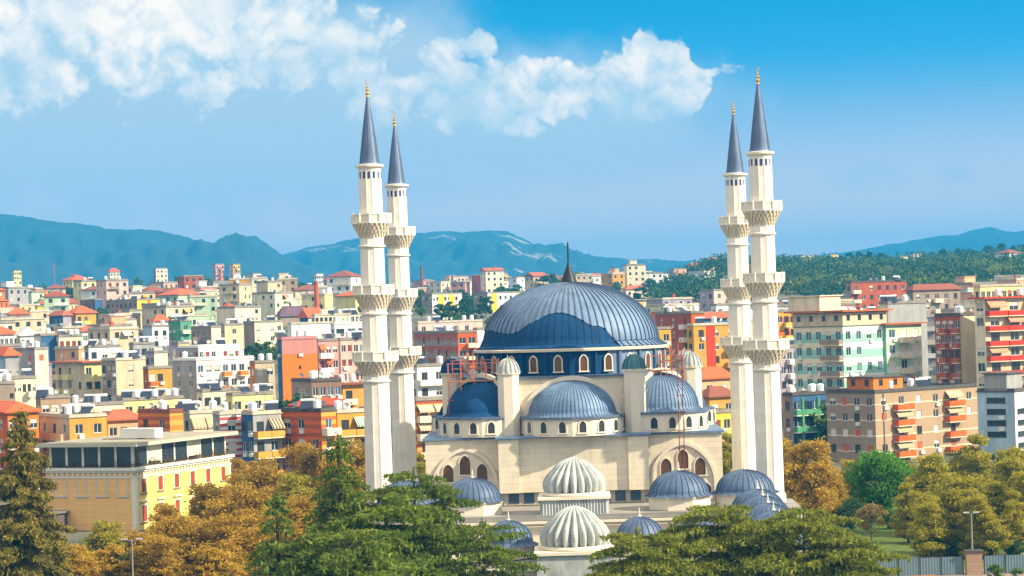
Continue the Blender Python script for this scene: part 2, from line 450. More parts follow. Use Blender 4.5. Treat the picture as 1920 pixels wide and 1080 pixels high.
def ribbed(mb, prof, n, c=(0, 0), a0=0, a1=2 * pi, rw=.13, rh=.07, start=None, rows=14, m=0, mrib=None, scale_rw=True):
    mrib = m if mrib is None else mrib
    prof = [Vector(p) for p in prof]; K = len(prof) - 1
    def at(t):
        x = t * K; i = min(int(x), K - 1); f = x - i
        return prof[i] * (1 - f) + prof[i + 1] * f
    rmax = max(p[0] for p in prof); ha = rw / rmax / 2
    step = (a1 - a0) / n; closed = abs(a1 - a0 - 2 * pi) < 1e-6
    def col(a, up):
        s = start(a) if start else 0
        return [((c[0] + (p[0] + up * min(1, p[0])) * cos(a), c[1] + (p[0] + up * min(1, p[0])) * sin(a), p[1] + up * .6)) for p in (at(s + (1 - s) * j / rows) for j in range(rows + 1))]
    seq = []
    for i in range(n + (0 if closed else 1)):
        a = a0 + step * i
        seq += [(a - ha, 0), (a - ha, rh), (a + ha, rh), (a + ha, 0), (a + step / 2, 0)]
    if not closed: seq = seq[:-1]
    cols = [col(a, u) for a, u in seq]
    if closed: cols.append(cols[0])
    for k, (p, q) in enumerate(zip(cols[:-1], cols[1:])):
        mm = mrib if k % 5 in (0, 1, 2) else m
        for j in range(rows): mb.face([p[j], q[j], q[j + 1], p[j + 1]], mm)
def dome_prof(R, z0, h, flare=0.0, n=16, point=0.0):
    pr = []
    if flare: pr += [(R + flare, z0 - .05), (R + flare * .45, z0 + h * .035)]
    for i in range(n + 1):
        t = i / n; a = t * pi / 2
        r = R * cos(a); z = z0 + h * (.05 if flare else 0) + h * (.95 if flare else 1) * (sin(a) * (1 - point) + point * t)
        pr.append((max(r, .02), z))
    return pr
def arch_pts(w, h, n=10, pointed=.18):
    sp = h - w * (.5 + pointed)
    pts = [(-w / 2, 0), (-w / 2, sp)]
    for i in range(1, n):
        t = i / n; a = pi - pi * t
        x = w / 2 * cos(a); z = sp + w * .5 * sin(a) + w * pointed * (1 - abs(x) / (w / 2)) ** .8 * 1.0
        pts.append((x, z))
    return pts + [(w / 2, sp), (w / 2, 0)]
AWC = {}
def arch_window(parent, loc, rz, w, h, pane=None, frame=None, name="window"):
    """outward is -y; a proud arched frame round a pane set back in it"""
    pane = pane or GLASS; frame = frame or STONE2
    key = (w, h, pane.name, frame.name)
    if key not in AWC:
        o = arch_pts(w + .26, h + .17); i = arch_pts(w, h)
        mb = MB(); n = len(o)
        for k in range(n - 1):
            a, b, c_, d = o[k], o[k + 1], i[k + 1], i[k]
            mb.face([(a[0], -.10, a[1]), (b[0], -.10, b[1]), (c_[0], -.10, c_[1] ), (d[0], -.10, d[1])])
            mb.face([(d[0], -.10, d[1]), (c_[0], -.10, c_[1]), (c_[0], .0, c_[1]), (d[0], .0, d[1])])
            mb.face([(b[0], -.10, b[1]), (a[0], -.10, a[1]), (a[0], .02, a[1]), (b[0], .02, b[1])])
        mb.box(-w / 2 - .22, w / 2 + .22, -.16, .02, -.14, 0)
        fm = mb.mesh("frame", [frame])
        mb = MB(); mb.face([(p[0], -.02, p[1]) for p in reversed(i)][::-1]); AWC[key] = (mb.mesh("window", [pane]), fm)
    pm, fm = AWC[key]
    w_ = put(name, pm, parent, loc, rz); put("frame", fm, w_)
    return w_

def finial(mb, c, z, s=1.0, m=0):
    mb.lathe([(.05 * s, z), (.22 * s, z + .02 * s), (.34 * s, z + .25 * s), (.22 * s, z + .5 * s), (.07 * s, z + .62 * s), (.16 * s, z + .8 * s), (.16 * s, z + .95 * s), (.05 * s, z + 1.1 * s), (.1 * s, z + 1.25 * s), (.015 * s, z + 1.7 * s)], 10, c, m=m)

def lead_dome(c, z, R, h, n, name="porch_dome", base_h=1.0, mat=None):
    o = put(name, None, mosque, (c[0], c[1], 0))
    mb = MB(); p8 = [((R + .35) * cos(a), (R + .35) * sin(a)) for a in [radians(22.5 + 45 * i) for i in range(8)]]
    mb.prism(p8, z - base_h, z - .12); p9 = [(x * 1.06, y * 1.06) for x, y in p8]; mb.prism(p9, z - .12, z)
    mb.build("drum", [STONE2], o)
    mb = MB(); ribbed(mb, dome_prof(R, z + .03, h, .55), n, rw=.10, rh=.07, rows=14); mb.build("shell", [mat or LEADD], o)
    mb = MB(); finial(mb, (0, 0), z + h - .05, .62); mb.build("finial", [STONE2], o)
    return o
def fluted_dome(c, z, R, h):
    o = put("fluted_dome", None, mosque, (c[0], c[1], 0))
    mb = MB(); n = 22; per = 8; rows = 16
    def ring(j):
        t = j / rows; a = t * pi / 2; r = R * (cos(a) ** .9) * (1 + .10 * sin(pi * min(1, t * 2))); zz = z + h * (sin(a) * .82 + .18 * t ** 1.5)
        return [((r * (1 - .12 + .19 * abs(sin(pi * i / per)) if j < rows else .0)) * cos(2 * pi * i / (n * per)), (r * (1 - .12 + .19 * abs(sin(pi * i / per)) if j < rows else 0)) * sin(2 * pi * i / (n * per)), zz) for i in range(n * per)]
    R_ = [ring(j) for j in range(rows + 1)]
    for a, b in zip(R_[:-1], R_[1:]):
        for i in range(n * per):
            k = (i + 1) % (n * per); mb.face([a[i], a[k], b[k], b[i]])
    mb.build("shell", [MARBLE], o)
    mb = MB(); mb.lathe([(R * 1.02, z - .35), (R * 1.16, z - .30), (R * 1.16, z - .12), (R * 1.02, z + .02)], 40); mb.build("cornice", [STONE2], o)
    return o

# --- prayer hall
mb = MB(); mb.box(-16.2, 16.2, 6, 34, 0, 12.75); mb.build("hall_wall", [STONE], mosque)
mb = MB(); mb.box(-8.1, 8.1, 3.6, 5.99, 7.0, 12.85); mb.box(-8.1, -5.9, 3.15, 3.6, 7.0, 12.8); mb.box(5.9, 8.1, 3.15, 3.6, 7.0, 12.8); mb.box(-7.7, 7.7, 4.2, 5.98, 5.6, 7.0)
mb.build("front_wall", [STONE], mosque)
mb = MB(); mb.box(-16.5, 16.5, 5.75, 34.3, 12.76, 13.0); mb.box(-8.4, 8.4, 2.9, 5.74, 12.86, 13.08); mb.build("hall_roof", [LEAD], mosque)
for x in np.linspace(-6.6, 6.6, 9):
    mb = MB(); mb.box(-.5, .5, -.02, .02, 0, 1.1); mb.box(-.55, -.5, -.06, .02, 0, 1.15); mb.box(.5, .55, -.06, .02, 0, 1.15); mb.build("clerestory_window", [GLASSB], mosque, (x, 4.17, 5.8))
for sx in (-1, 1):
    cx = sx * 11.9; pts = arch_pts(6.6, 5.9, 24, .10); oo = arch_pts(7.3, 6.3, 24, .10); mb = MB()
    for k in range(len(pts) - 1):
        a, b, c_, d = oo[k], oo[k + 1], pts[k + 1], pts[k]
        mb.face([(a[0], -.22, a[1]), (b[0], -.22, b[1]), (c_[0], -.22, c_[1]), (d[0], -.22, d[1])])
        mb.face([(b[0], -.22, b[1]), (a[0], -.22, a[1]), (a[0], 0, a[1]), (b[0], 0, b[1])])
        mb.face([(d[0], -.22, d[1]), (c_[0], -.22, c_[1]), (c_[0], .02, c_[1]), (d[0], .02, d[1])])
    mb.build("blind_arch", [STONE2], mosque, (cx, 5.98, 5.65))
    for k, (dx_, hh) in enumerate(((-2.0, 1.9), (0, 2.1), (2.0, 1.9))):
        arch_window(mosque, (cx + dx_ * .93, 5.99, 8.2 + (.75 if k == 1 else 0)), 0, 1.15, hh, AMBER)
    for dx_ in (-2.7, 2.7): arch_window(mosque, (cx + dx_ * .9, 5.99, 5.75), 0, 1.1, 1.6)
    for y in (12, 20, 28): arch_window(mosque, (sx * 16.2, y, 8.4), -sx * -pi / 2 if sx > 0 else -pi / 2, 1.6, 2.8)

# --- octagonal body under the drum
OX, OY = 6.7, 13.0
CY = 20.0
oct8 = [(-OX, CY - OY), (OX, CY - OY), (OY, CY - OX), (OY, CY + OX), (OX, CY + OY), (-OX, CY + OY), (-OY, CY + OX), (-OY, CY - OX)]
mb = MB(); mb.prism(oct8, 13.01, 19.2); mb.build("octagon_wall", [STONE], mosque)
mb = MB(); mb.prism([(x * 1.025, CY + (y - CY) * 1.025) for x, y in oct8], 19.21, 19.42); mb.build("octagon_roof", [LEADD], mosque)
for i, (x, y) in enumerate(oct8):
    o = put("turret", None, mosque, (x * 1.03, CY + (y - CY) * 1.03, 0))
    mb = MB(); p8 = [(1.25 * cos(a), 1.25 * sin(a)) for a in [radians(22.5 + 45 * k) for k in range(8)]]
    mb.prism(p8, 13.02, 19.75); mb.prism([(a * 1.13, b * 1.13) for a, b in p8], 19.76, 19.98); mb.build("shaft", [STONE2], o)
    mb = MB(); ribbed(mb, dome_prof(1.22, 19.99, 1.55, .12, 10, .15), 16, rw=.16, rh=.10, rows=8)
    mb.build("cap", [DARKBLUE if i == 7 else PATINA if i == 1 else MARBLE], o)
    mb = MB(); finial(mb, (0, 0), 21.4, .3); mb.build("finial", [STONE2], o)
# --- half domes on the sides of the octagon
def half_dome(mid, out, R, h, zb, wall_w, shellmat, n, nwin, drumh=2.0, winw=.75, smooth=False):
    rz = atan2(out[0], -out[1])       # outward is local -y
    o = put("half_dome", None, mosque, (mid[0], mid[1], 0), rz)
    a0, a1 = pi, 2 * pi
    seg = 8; Rd = R + .85
    poly = [(Rd * cos(a0 + pi * k / seg) / cos(pi / seg / 2) * (1 if 0 < k < seg else cos(pi / seg / 2)), Rd * sin(a0 + pi * k / seg) / cos(pi / seg / 2)) for k in range(seg + 1)]
    poly = [(x, min(y, .3)) for x, y in poly]
    mb = MB(); mb.prism(poly + [(Rd, .3), (-Rd, .3)], 13.02, zb - .2); mb.build("drum", [STONE2], o)
    mb = MB(); mb.prism([(x * 1.05, y * 1.05) for x, y in poly] + [(Rd * 1.05, .3), (-Rd * 1.05, .3)], zb - .2, zb); mb.build("eave", [LEADD], o)
    mb = MB(); ribbed(mb, dome_prof(R, zb + .02, h, .5), n, a0=a0, a1=a1, rw=.12, rh=.0 if smooth else .07, rows=14)
    mb.build("shell", [shellmat], o)
    # arch moulding on the octagon wall round the shell
    mb = MB(); K = 24
    for k in range(K):
        A0, A1 = pi * k / K, pi * (k + 1) / K
        q = lambda a, r, y: (r * cos(a), y, zb + (h + (r - R)) * sin(a))
        mb.face([q(A0, R + .12, -.35), q(A1, R + .12, -.35), q(A1, R + .62, -.35), q(A0, R + .62, -.35)])
        mb.face([q(A0, R + .62, -.35), q(A1, R + .62, -.35), q(A1, R + .62, .05), q(A0, R + .62, .05)])
        mb.face([q(A1, R + .12, -.35), q(A0, R + .12, -.35), q(A0, R + .12, .05), q(A1, R + .12, .05)])
    mb.build("arch", [STONE2], o)
    for k in range(nwin):
        a = a0 + pi * (k + .5) / nwin
        kk = floor((a - a0) / (pi / seg)); am = a0 + pi * (kk + .5) / seg
        rr = Rd / cos(a - am)
        arch_window(o, (rr * cos(a), rr * sin(a), 13.42), am + pi / 2, winw, 1.25, GLASS)
half_dome((0, CY - OY), (0, -1), 4.7, 3.7, 15.1, 13.4, LEAD, 34, 8)
dg = ((OX + OY) / 2)
half_dome((dg, CY - dg), (1, -1), 4.15, 4.1, 15.2, 9, LEAD, 30, 8)
half_dome((-dg, CY - dg), (-1, -1), 4.15, 4.1, 15.2, 9, DARKBLUE, 30, 8, smooth=True)
half_dome((OY, CY), (1, 0), 2.3, 1.9, 15.0, 13.4, LEAD, 20, 5)
half_dome((-OY, CY), (-1, 0), 2.3, 1.9, 15.0, 13.4, DARKBLUE, 20, 5)
# --- drum and great dome
md = put("main_dome", None, mosque, (0, CY, 0))
mb = MB(); N = 48; mb.lathe([(10.75, 19.43), (10.75, 22.0)], N); mb.build("drum", [DARKBLUE], md)
# lead colour on one side of the drum; elsewhere dark blue paints its shade
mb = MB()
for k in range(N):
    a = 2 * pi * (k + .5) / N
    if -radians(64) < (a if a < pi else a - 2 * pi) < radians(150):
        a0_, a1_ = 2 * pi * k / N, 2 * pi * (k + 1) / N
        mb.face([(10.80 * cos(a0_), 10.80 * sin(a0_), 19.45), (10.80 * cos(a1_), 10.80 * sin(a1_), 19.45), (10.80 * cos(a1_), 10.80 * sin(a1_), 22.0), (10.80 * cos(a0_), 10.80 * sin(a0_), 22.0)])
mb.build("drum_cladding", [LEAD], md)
mb = MB(); mb.lathe([(10.7, 22.0), (11.25, 22.05), (11.3, 22.3), (10.3, 22.5)], 72); mb.build("eave", [STONE2], md)
for k in range(24):
    a = 2 * pi * (k + .5) / 24 - pi / 2
    arch_window(md, (10.83 * cos(a), 10.83 * sin(a), 19.85), a + pi / 2, .78, 1.7, AMBER, STONE2)
    b = a + pi / 24; mb = MB(); mb.box(-.16, .16, -.2, .06, 19.45, 21.98); mb.build("buttress", [DARKBLUE if sin(b) < -.42 and cos(b) < .5 else LEADD], md, (10.84 * cos(b), 10.84 * sin(b), 0), b + pi / 2)
prof = dome_prof(10.15, 22.5, 7.35, .85, 30)
mb = MB(); mb.lathe([(p[0] - .05, p[1] - .05) for p in prof], 96); mb.build("shade_shell", [DARKBLUE], md, smooth=True)  # dark blue shell showing below the lead, painting shade on the dome
lim = [(-12, 22.0), (-10.2, 24.4), (-9.0, 24.6), (-7.6, 24.2), (-6.5, 24.15), (-5.6, 24.45), (-4.9, 25.0), (-3.9, 25.45), (-2.6, 26.1), (-1.6, 26.35), (-.6, 26.3), (.4, 26.0), (1.6, 25.3), (2.4, 24.8), (2.8, 24.75), (3.4, 24.7), (3.9, 24.45), (4.3, 23.9), (4.8, 23.3), (5.4, 22.7), (6.0, 22.0), (12, 21)]  # outline of the shade drawn across the dome front
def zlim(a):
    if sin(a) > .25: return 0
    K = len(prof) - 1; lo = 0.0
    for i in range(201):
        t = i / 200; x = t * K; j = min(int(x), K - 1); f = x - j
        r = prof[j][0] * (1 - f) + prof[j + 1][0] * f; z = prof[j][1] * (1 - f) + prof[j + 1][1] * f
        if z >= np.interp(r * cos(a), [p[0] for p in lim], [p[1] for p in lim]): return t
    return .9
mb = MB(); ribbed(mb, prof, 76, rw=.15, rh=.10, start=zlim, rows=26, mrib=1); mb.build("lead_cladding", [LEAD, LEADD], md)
mb = MB(); ribbed(mb, [(p[0] - .04, p[1] - .045) for p in prof], 76, rw=.10, rh=.035, rows=20); mb.build("shade_rib", [DARKBLUE], md)
mb = MB(); mb.lathe([(1.0, 29.6), (.95, 29.9), (.75, 30.4), (.45, 31.1), (.16, 31.9), (.09, 32.2), (.09, 34.4), (.03, 34.5)], 16); mb.build("spire", [plain((.02, .02, .03), .5)], md)

# --- entrance porch and courtyard fronts
mb = MB()
mb.box(-20, 23.0, -12.0, 2.85, 0, 5.35)
mb.build("porch_wall", [STONE], mosque)
mb = MB(); mb.box(-20.3, 23.3, -12.3, 2.84, 5.36, 5.62); mb.box(-20.15, 23.15, -12.15, -11.75, 5.62, 5.85); mb.build("porch_roof", [ROOFM], mosque)
mb = MB(); mb.box(-20.15, 23.15, -12.6, -12.32, 5.05, 5.3); mb.build("cornice", [STONE2], mosque)
for cx, cy_, z, R, h in ((-10.6, -5.0, 6.95, 2.9, 2.35), (10.9, -5.5, 7.0, 3.05, 2.5), (17.8, -4.5, 7.0, 3.0, 2.35), (-17.6, -4.8, 6.9, 2.9, 2.35)):
    lead_dome((cx, cy_), z, R, h, 30, base_h=1.35)
mb = MB()
for k in range(22):
    a = -3.35 + 6.7 * (k + .5) / 22; mb.lathe([(.17, 5.64), (.17, 7.3)], 8, (a, -11.15))
    mb.lathe([(.17, 5.64), (.17, 7.3)], 8, (-3.35, -11.1 + 6.4 * (k + .5) / 22)); mb.lathe([(.17, 5.64), (.17, 7.3)], 8, (3.35, -11.1 + 6.4 * (k + .5) / 22))
mb.box(-3.35, 3.35, -11.1, -4.6, 5.63, 7.3); mb.build("fluted_base", [MARBLE], mosque)
mb = MB(); mb.box(-3.7, 3.7, -11.5, -4.3, 7.31, 7.55); mb.build("fluted_cornice", [STONE2], mosque)
fluted_dome((0, -7.9), 7.9, 2.9, 3.55)
# front wing
mb = MB(); mb.box(-17.5, 19, -27, -12.7, 0, 2.35); mb.build("front_wing_wall", [STONE], mosque)
mb = MB(); mb.box(-17.8, 19.3, -27.3, -12.65, 2.36, 2.62); mb.build("front_wing_roof", [ROOFM], mosque)
mb = MB(); mb.box(-17.65, 19.15, -27.6, -27.32, 2.0, 2.3); mb.box(-17.65, 19.15, -27.5, -27.02, 1.2, 1.42); mb.build("cornice", [STONE2], mosque)
mb = MB(); mb.box(-3.6, 3.6, -29, -21.5, 0, 3.55); mb.build("gate_wall", [MARBLE], mosque)
mb = MB(); mb.box(-3.85, 3.85, -29.25, -21.3, 3.56, 3.85); mb.build("cornice", [STONE2], mosque)
fluted_dome((0, -25.2), 4.2, 3.0, 3.7)
for cx in (-6.4, 6.3, -12.4, 12.4): lead_dome((cx, -21.5), 3.95, 2.3, 2.3, 22, base_h=1.2)
for k in range(5): lead_dome((18.5 + k * .05, -12.2 - 5.6 * k), 5.4 - .25 * k, 2.75, 2.5, 26, base_h=1.2)
mb = MB(); mb.box(15.2, 22.2, -38.0, -27.65, 0, 3.0); mb.build("side_arcade_wall", [STONE], mosque)

# ------------------------------------------------------------------ minarets
MSTONE = plain(srgb(243, 236, 222), .65, .10, .8, (1, 1, .2))
MSTONE2 = masonry(srgb(243, 236, 222), (.90, .89, .87), 1.3, 1.0, .65, .13, .035)
CARVED = plain(srgb(240, 226, 202), .75, .2, 3, (1, 1, 1))
CONE = plain(srgb(98, 116, 146), .5, .4, 1.0, (1, 1, .3), .35, .5)
BLUEP = plain((.03, .06, .22), .3)
def minaret_meshes():
    M = {}
    n = 12
    def rad(z): return 1.53 - (z / 42.5) * .30
    mb = MB()
    for z0, z1 in ((0, 20.4), (20.4, 27.9), (27.9, 35.2), (35.2, 42.6)):
        r0, r1 = rad(z0), rad(z1)
        # each storey of the shaft is a polygon whose sides are slightly hollowed between arrises
        prof = []
        for j in range(7):
            z = z0 + (z1 - z0) * j / 6; prof.append((rad(z) - (.0), z))
        N = n * 4
        def pt(i, r):
            a = 2 * pi * i / N + pi / n; k = i % 4; q = r * (1.0 if k == 0 else .945 if k == 2 else .952)
            return q * cos(a), q * sin(a)
        for i in range(N):
            for (r_a, z_a), (r_b, z_b) in zip(prof[:-1], prof[1:]):
                a, b, c, d = pt(i, r_a), pt((i + 1) % N, r_a), pt((i + 1) % N, r_b), pt(i, r_b)
                mb.face([a + (z_a,), b + (z_a,), c + (z_b,), d + (z_b,)])
        for zr in (z1 - 1.2 - (.0),):
            if z1 < 40:
                zr = z0 + (z1 - z0) - 8 * 0 - 1.0
    for zr in (19.6, 26.8, 34.0):
        r = rad(zr); mb.lathe([(r, zr - .12), (r + .16, zr - .05), (r + .16, zr + .1), (r, zr + .2)], 24)
    mb.lathe([(1.66, 0), (1.66, 6.3), (1.5, 6.6)], 12)
    M['shaft'] = mb.mesh("shaft", [MSTONE2])
    # balconies
    for key, zt, R in (('b1', 37.5, 2.08), ('b2', 29.9, 2.14), ('b3', 22.8, 2.38)):
        zb = zt - 1.05; zc = zb - 1.55; r = rad(zc)
        mb = MB()
        tiers = 4
        for t in range(tiers):
            ra = r + (R - r) * ((t + .15) / tiers) ** 1.1; rb = r + (R - r) * ((t + 1) / tiers) ** 1.1
            za = zc + (zb - zc) * t / tiers; z2 = zc + (zb - zc) * (t + 1) / tiers
            mb.lathe([(r * .98, za), (ra - .10, za + .02), (ra - .06, z2)], 24)
            k = 24
            for i in range(k):
                a = 2 * pi * (i + .5 * (t % 2)) / k; w = .30 * pi * rb / k * 2
                ca, sa = cos(a), sin(a)
                q = lambda rr, tt, z: (rr * ca - tt * sa, rr * sa + tt * ca, z)
                # a small pointed corbel
                mb.face([q(rb, -w, z2), q(rb, w, z2), q(ra - .02, 0, za - .06)])
                mb.face([q(rb, w, z2), q(rb - .3, w, z2), q(ra - .02, 0, za - .06)])
                mb.face([q(rb - .3, -w, z2), q(rb, -w, z2), q(ra - .02, 0, za - .06)])
                mb.face([q(rb - .3, -w, z2), q(rb - .3, w, z2), q(rb, w, z2), q(rb, -w, z2)])
        M[key + 'c'] = mb.mesh("corbel_ring", [CARVED])
        mb = MB(); mb.lathe([(r, zb - .02), (R + .06, zb), (R + .06, zb + .14), (R - .04, zb + .16), (R - .04, zt - .16), (R + .05, zt - .14), (R + .05, zt), (R - .16, zt), (R - .16, zb + .2), (r, zb + .2)], 12)
        for i in range(12):
            a = 2 * pi * i / 12; mb.box(-.09, .09, -.09, .09, 0, 0.001) if False else None
            p = (R + .02) ; ca, sa = cos(a), sin(a)
            mb.tube((p * ca, p * sa, zb + .1), (p * ca, p * sa, zt + .04), .10, n=5)
            am = a + pi / 12; rr = (R - .04) * cos(pi / 12) + .012; hw = R * .19
            q = lambda tt, z: (rr * cos(am) - tt * sin(am), rr * sin(am) + tt * cos(am), z)
        M[key + 'p'] = mb.mesh("parapet", [MSTONE])
        mb = MB()
        for i in range(12):
            am = 2 * pi * (i + .5) / 12; rr = (R - .04) * cos(pi / 12) + .014; hw = R * .18
            q = lambda tt, z: (rr * cos(am) - tt * sin(am), rr * sin(am) + tt * cos(am), z)
            mb.face([q(-hw, zb + .24), q(hw, zb + .24), q(hw, zt - .22), q(-hw, zt - .22)])
        M[key + 's'] = mb.mesh("parapet_grille", [CARVED])
    mb = MB(); mb.lathe([(1.2, 42.35), (1.5, 42.5), (1.52, 42.72), (1.1, 42.8)], 36); M['eave'] = mb.mesh("eave", [MSTONE])
    mb = MB(); ribbed(mb, [(1.13, 42.78), (1.05, 42.95), (.80, 45.0), (.55, 47.0), (.30, 48.8), (.12, 50.0)], 12, rw=.10, rh=.03, rows=10); M['cone'] = mb.mesh("cone_roof", [CONE])
    mb = MB(); z = 49.9
    mb.lathe([(.12, z), (.20, z + .1), (.12, z + .25), (.24, z + .42), (.24, z + .5), (.10, z + .68), (.19, z + .85), (.08, z + 1.02), (.13, z + 1.16), (.04, z + 1.3), (.03, z + 1.55)], 10)
    for i in range(10):
        a0_, a1_ = radians(-235 + 29 * i), radians(-235 + 29 * (i + 1))
        mb.tube((.16 * cos(a0_), 0, z + 1.72 + .18 * sin(a0_)), (.16 * cos(a1_), 0, z + 1.72 + .18 * sin(a1_)), .035, n=5)
    M['fin'] = mb.mesh("finial", [GOLD])
    mb = MB(); mb.box(-.13, .13, -.03, .03, 0, .72); M['win'] = mb.mesh("window", [BLUEP])
    M['rad'] = rad
    return M
MM = minaret_meshes()
def minaret(x, y, label):
    w = Matrix.Rotation(-A, 4, 'Z') @ Vector((x, y, 0))
    t = thing("minaret", label, "minaret", (MX + w.x, MY + w.y, 0), -A, "minarets at the corners of the mosque")
    put("shaft", MM['shaft'], t)
    for k in ('b1', 'b2', 'b3'):
        b = put("balcony", MM[k + 'p'], t); put("corbel_ring", MM[k + 'c'], b); put("parapet_grille", MM[k + 's'], b)
    put("eave", MM['eave'], t); put("cone_roof", MM['cone'], t); put("finial", MM['fin'], t)
    r = MM['rad'](41.6) * .955 - .0
    for i in range(14):
        a = 2 * pi * (i + .5) / 14
        put("window", MM['win'], t, (r * 1.005 * cos(a), r * 1.005 * sin(a), 41.25), a + pi / 2)
minaret(-20.8, 0, "tall pale minaret in front at the yellow villa end of the mosque")
minaret(20.8, 0, "tallest looking pale minaret, beside the green round tree")
minaret(-20.9, 36.5, "rear minaret partly hidden by the front one at the villa end")
minaret(20.7, 36.5, "rear minaret partly hidden by the front one at the apartment block end")

# ------------------------------------------------------------------ scaffolds
def scaffold(label, x, y, z, w, dpt, h, bays, lifts, braces=True):
    wv = Matrix.Rotation(-A, 4, 'Z') @ Vector((x, y, 0))
    t = thing("scaffold", label, "scaffold", (MX + wv.x, MY + wv.y, z), -A)
    for j in (0, dpt):
        for i in range(bays + 1):
            mb = MB(); mb.tube((w * i / bays, j, 0), (w * i / bays, j, h + .5 * ((i * 7) % 3)), .042, n=5); mb.build("pole", [RED], t)
        for l in range(1, lifts + 1):
            mb = MB(); mb.tube((-.2, j, h * l / lifts), (w + .2, j, h * l / lifts), .034, n=5); mb.build("ledger", [RED], t)
    if braces:
        mb = MB(); mb.tube((0, -.05, 0), (w, -.05, h * .75), .04, n=5); mb.build("brace", [RED], t)
        mb = MB(); mb.tube((w, -.05, h * .2), (w * .3, -.05, h), .04, n=5); mb.build("brace", [RED], t)
    mb = MB(); mb.box(0, w, .1, dpt - .1, h * (lifts - 1) / lifts + .05, h * (lifts - 1) / lifts + .11); mb.build("plank", [plain((.35, .25, .15))], t)
scaffold("red steel scaffold before the smooth dark blue half dome", -13.6, 8.2, 13.05, 5.6, 1.2, 8.0, 4, 4)
scaffold("red scaffold tower over the ribbed half dome at the apartment block end", 8.6, 8.6, 13.05, 3.8, 1.2, 8.2, 3, 5)
scaffold("single tall red scaffold tower standing on the porch roof", 11.5, 4.0, 5.63, .5, .5, 17.0, 1, 9, False)
scaffold("low red scaffold on the roof edge under the drum at the villa end", -13.2, 10.2, 19.45, 4.6, 1.0, 1.9, 4, 2)
scaffold("low red scaffold beside the drum next to the white capped turret", 10.4, 14.2, 19.45, 2.6, 1.0, 2.2, 3, 2)
scaffold("thin red scaffold against the front wall of the great dome's base", 6.0, 6.2, 13.09, .7, .4, 6.0, 1, 4, False)
# ------------------------------------------------------------------ buildings
C_ = {k: srgb(*v) for k, v in dict(white=(238,236,230), cream=(236,222,190), beige=(214,194,160), paleyellow=(238,222,150), yellow=(236,196,70), palepink=(226,190,176), peach=(232,178,132),
     orange=(222,128,40), deeporange=(222,100,24), brick=(176,86,48), palegreen=(190,214,176), green=(86,160,120), grey=(168,166,164), tan=(176,148,116), brown=(140,112,92), paleblue=(176,198,212), blue=(64,104,150),
     lilac=(176,160,176), mint=(148,206,184), pink=(228,160,150), taupe=(158,138,122), ochre=(216,160,60)).items()}
TILE = bands(srgb(190, 104, 68), srgb(164, 84, 56), .42, .5, 0, 0)
TILE2 = bands(srgb(150, 84, 60), srgb(128, 70, 52), .42, .5, 0, 0)
TILE3 = bands(srgb(216, 104, 50), srgb(190, 84, 42), .42, .5, 0, 0)
FLAT = plain(srgb(150, 142, 132), .9, .35, .4, (1, 1, 1))
FLATL = plain(srgb(196, 186, 168), .9, .3, .4, (1, 1, 1))
FLATD = plain(srgb(96, 90, 86), .9, .3, .4, (1, 1, 1))
BLIND = [plain(c, .7, .1) for c in (srgb(226, 220, 206), srgb(160, 120, 90), srgb(200, 190, 170), srgb(90, 130, 120))]
ORS = plain(srgb(206, 96, 40), .7, .12); BRS = plain(srgb(136, 58, 34), .7, .15)
FRW = plain(srgb(225, 222, 214), .6, .06); FRD = plain(srgb(90, 74, 62), .6, .1)

WCACHE = {}
def win_mesh(w, h, kind):
    """pane and frame in one opening, outward -y, origin at the middle of the sill, set .14 back from the wall face"""
    key = (round(w, 2), round(h, 2), kind)
    if key in WCACHE: return WCACHE[key]
    mb = MB(); y = .14; fr = .07
    blind = {'glass': 0, 'blue': 0, 'half': .45, 'down': 1, 'brown': 1, 'orange': 1, 'tan': .7, 'door': 0, 'dark': 0, 'green': .8}[kind]
    pane, bl = {'glass': (GLASS, None), 'blue': (GLASSB, None), 'half': (GLASS, BLIND[0]), 'down': (GLASS, BLIND[0]), 'brown': (GLASS, BRS), 'orange': (GLASS, ORS), 'tan': (GLASS, BLIND[2]), 'door': (GLASS, None), 'dark': (GLASS, None), 'green': (GLASSB, BLIND[3])}[kind]
    zb = h - blind * h
    if blind < 1: mb.face([(-w / 2, y, 0), (w / 2, y, 0), (w / 2, y, zb), (-w / 2, y, zb)], 0)
    if blind > 0:
        n = 6 if h > 1 else 3
        for i in range(n):      # slatted blind or shutter
            z0, z1 = zb + (h - zb) * i / n, zb + (h - zb) * (i + 1) / n
            mb.face([(-w / 2, y - .05, z0), (w / 2, y - .05, z0), (w / 2, y - .02, z1), (-w / 2, y - .02, z1)], 1)
            mb.face([(-w / 2, y - .02, z0), (w / 2, y - .02, z0), (w / 2, y - .05, z0), (-w / 2, y - .05, z0)], 1)
    m1 = mb.mesh("window", [pane, bl or FRW])
    mb = MB(); y1 = y - .06
    for x0, x1, z0, z1 in ((-w / 2, -w / 2 + fr, 0, h), (w / 2 - fr, w / 2, 0, h), (-w / 2 + fr, w / 2 - fr, 0, fr), (-w / 2 + fr, w / 2 - fr, h - fr, h), (-.035, .035, fr, h - fr)):
        if kind in ('down', 'brown', 'orange') and x0 == -.035: continue
        mb.box(x0, x1, y1, y + .01, z0, z1)
    mb.box(-w / 2 - .08, w / 2 + .08, -.08, y1, -.06, -.001)
    m2 = mb.mesh("frame", [FRD if kind in ('dark', 'door') else FRW])
    WCACHE[key] = (m1, m2)
    return m1, m2

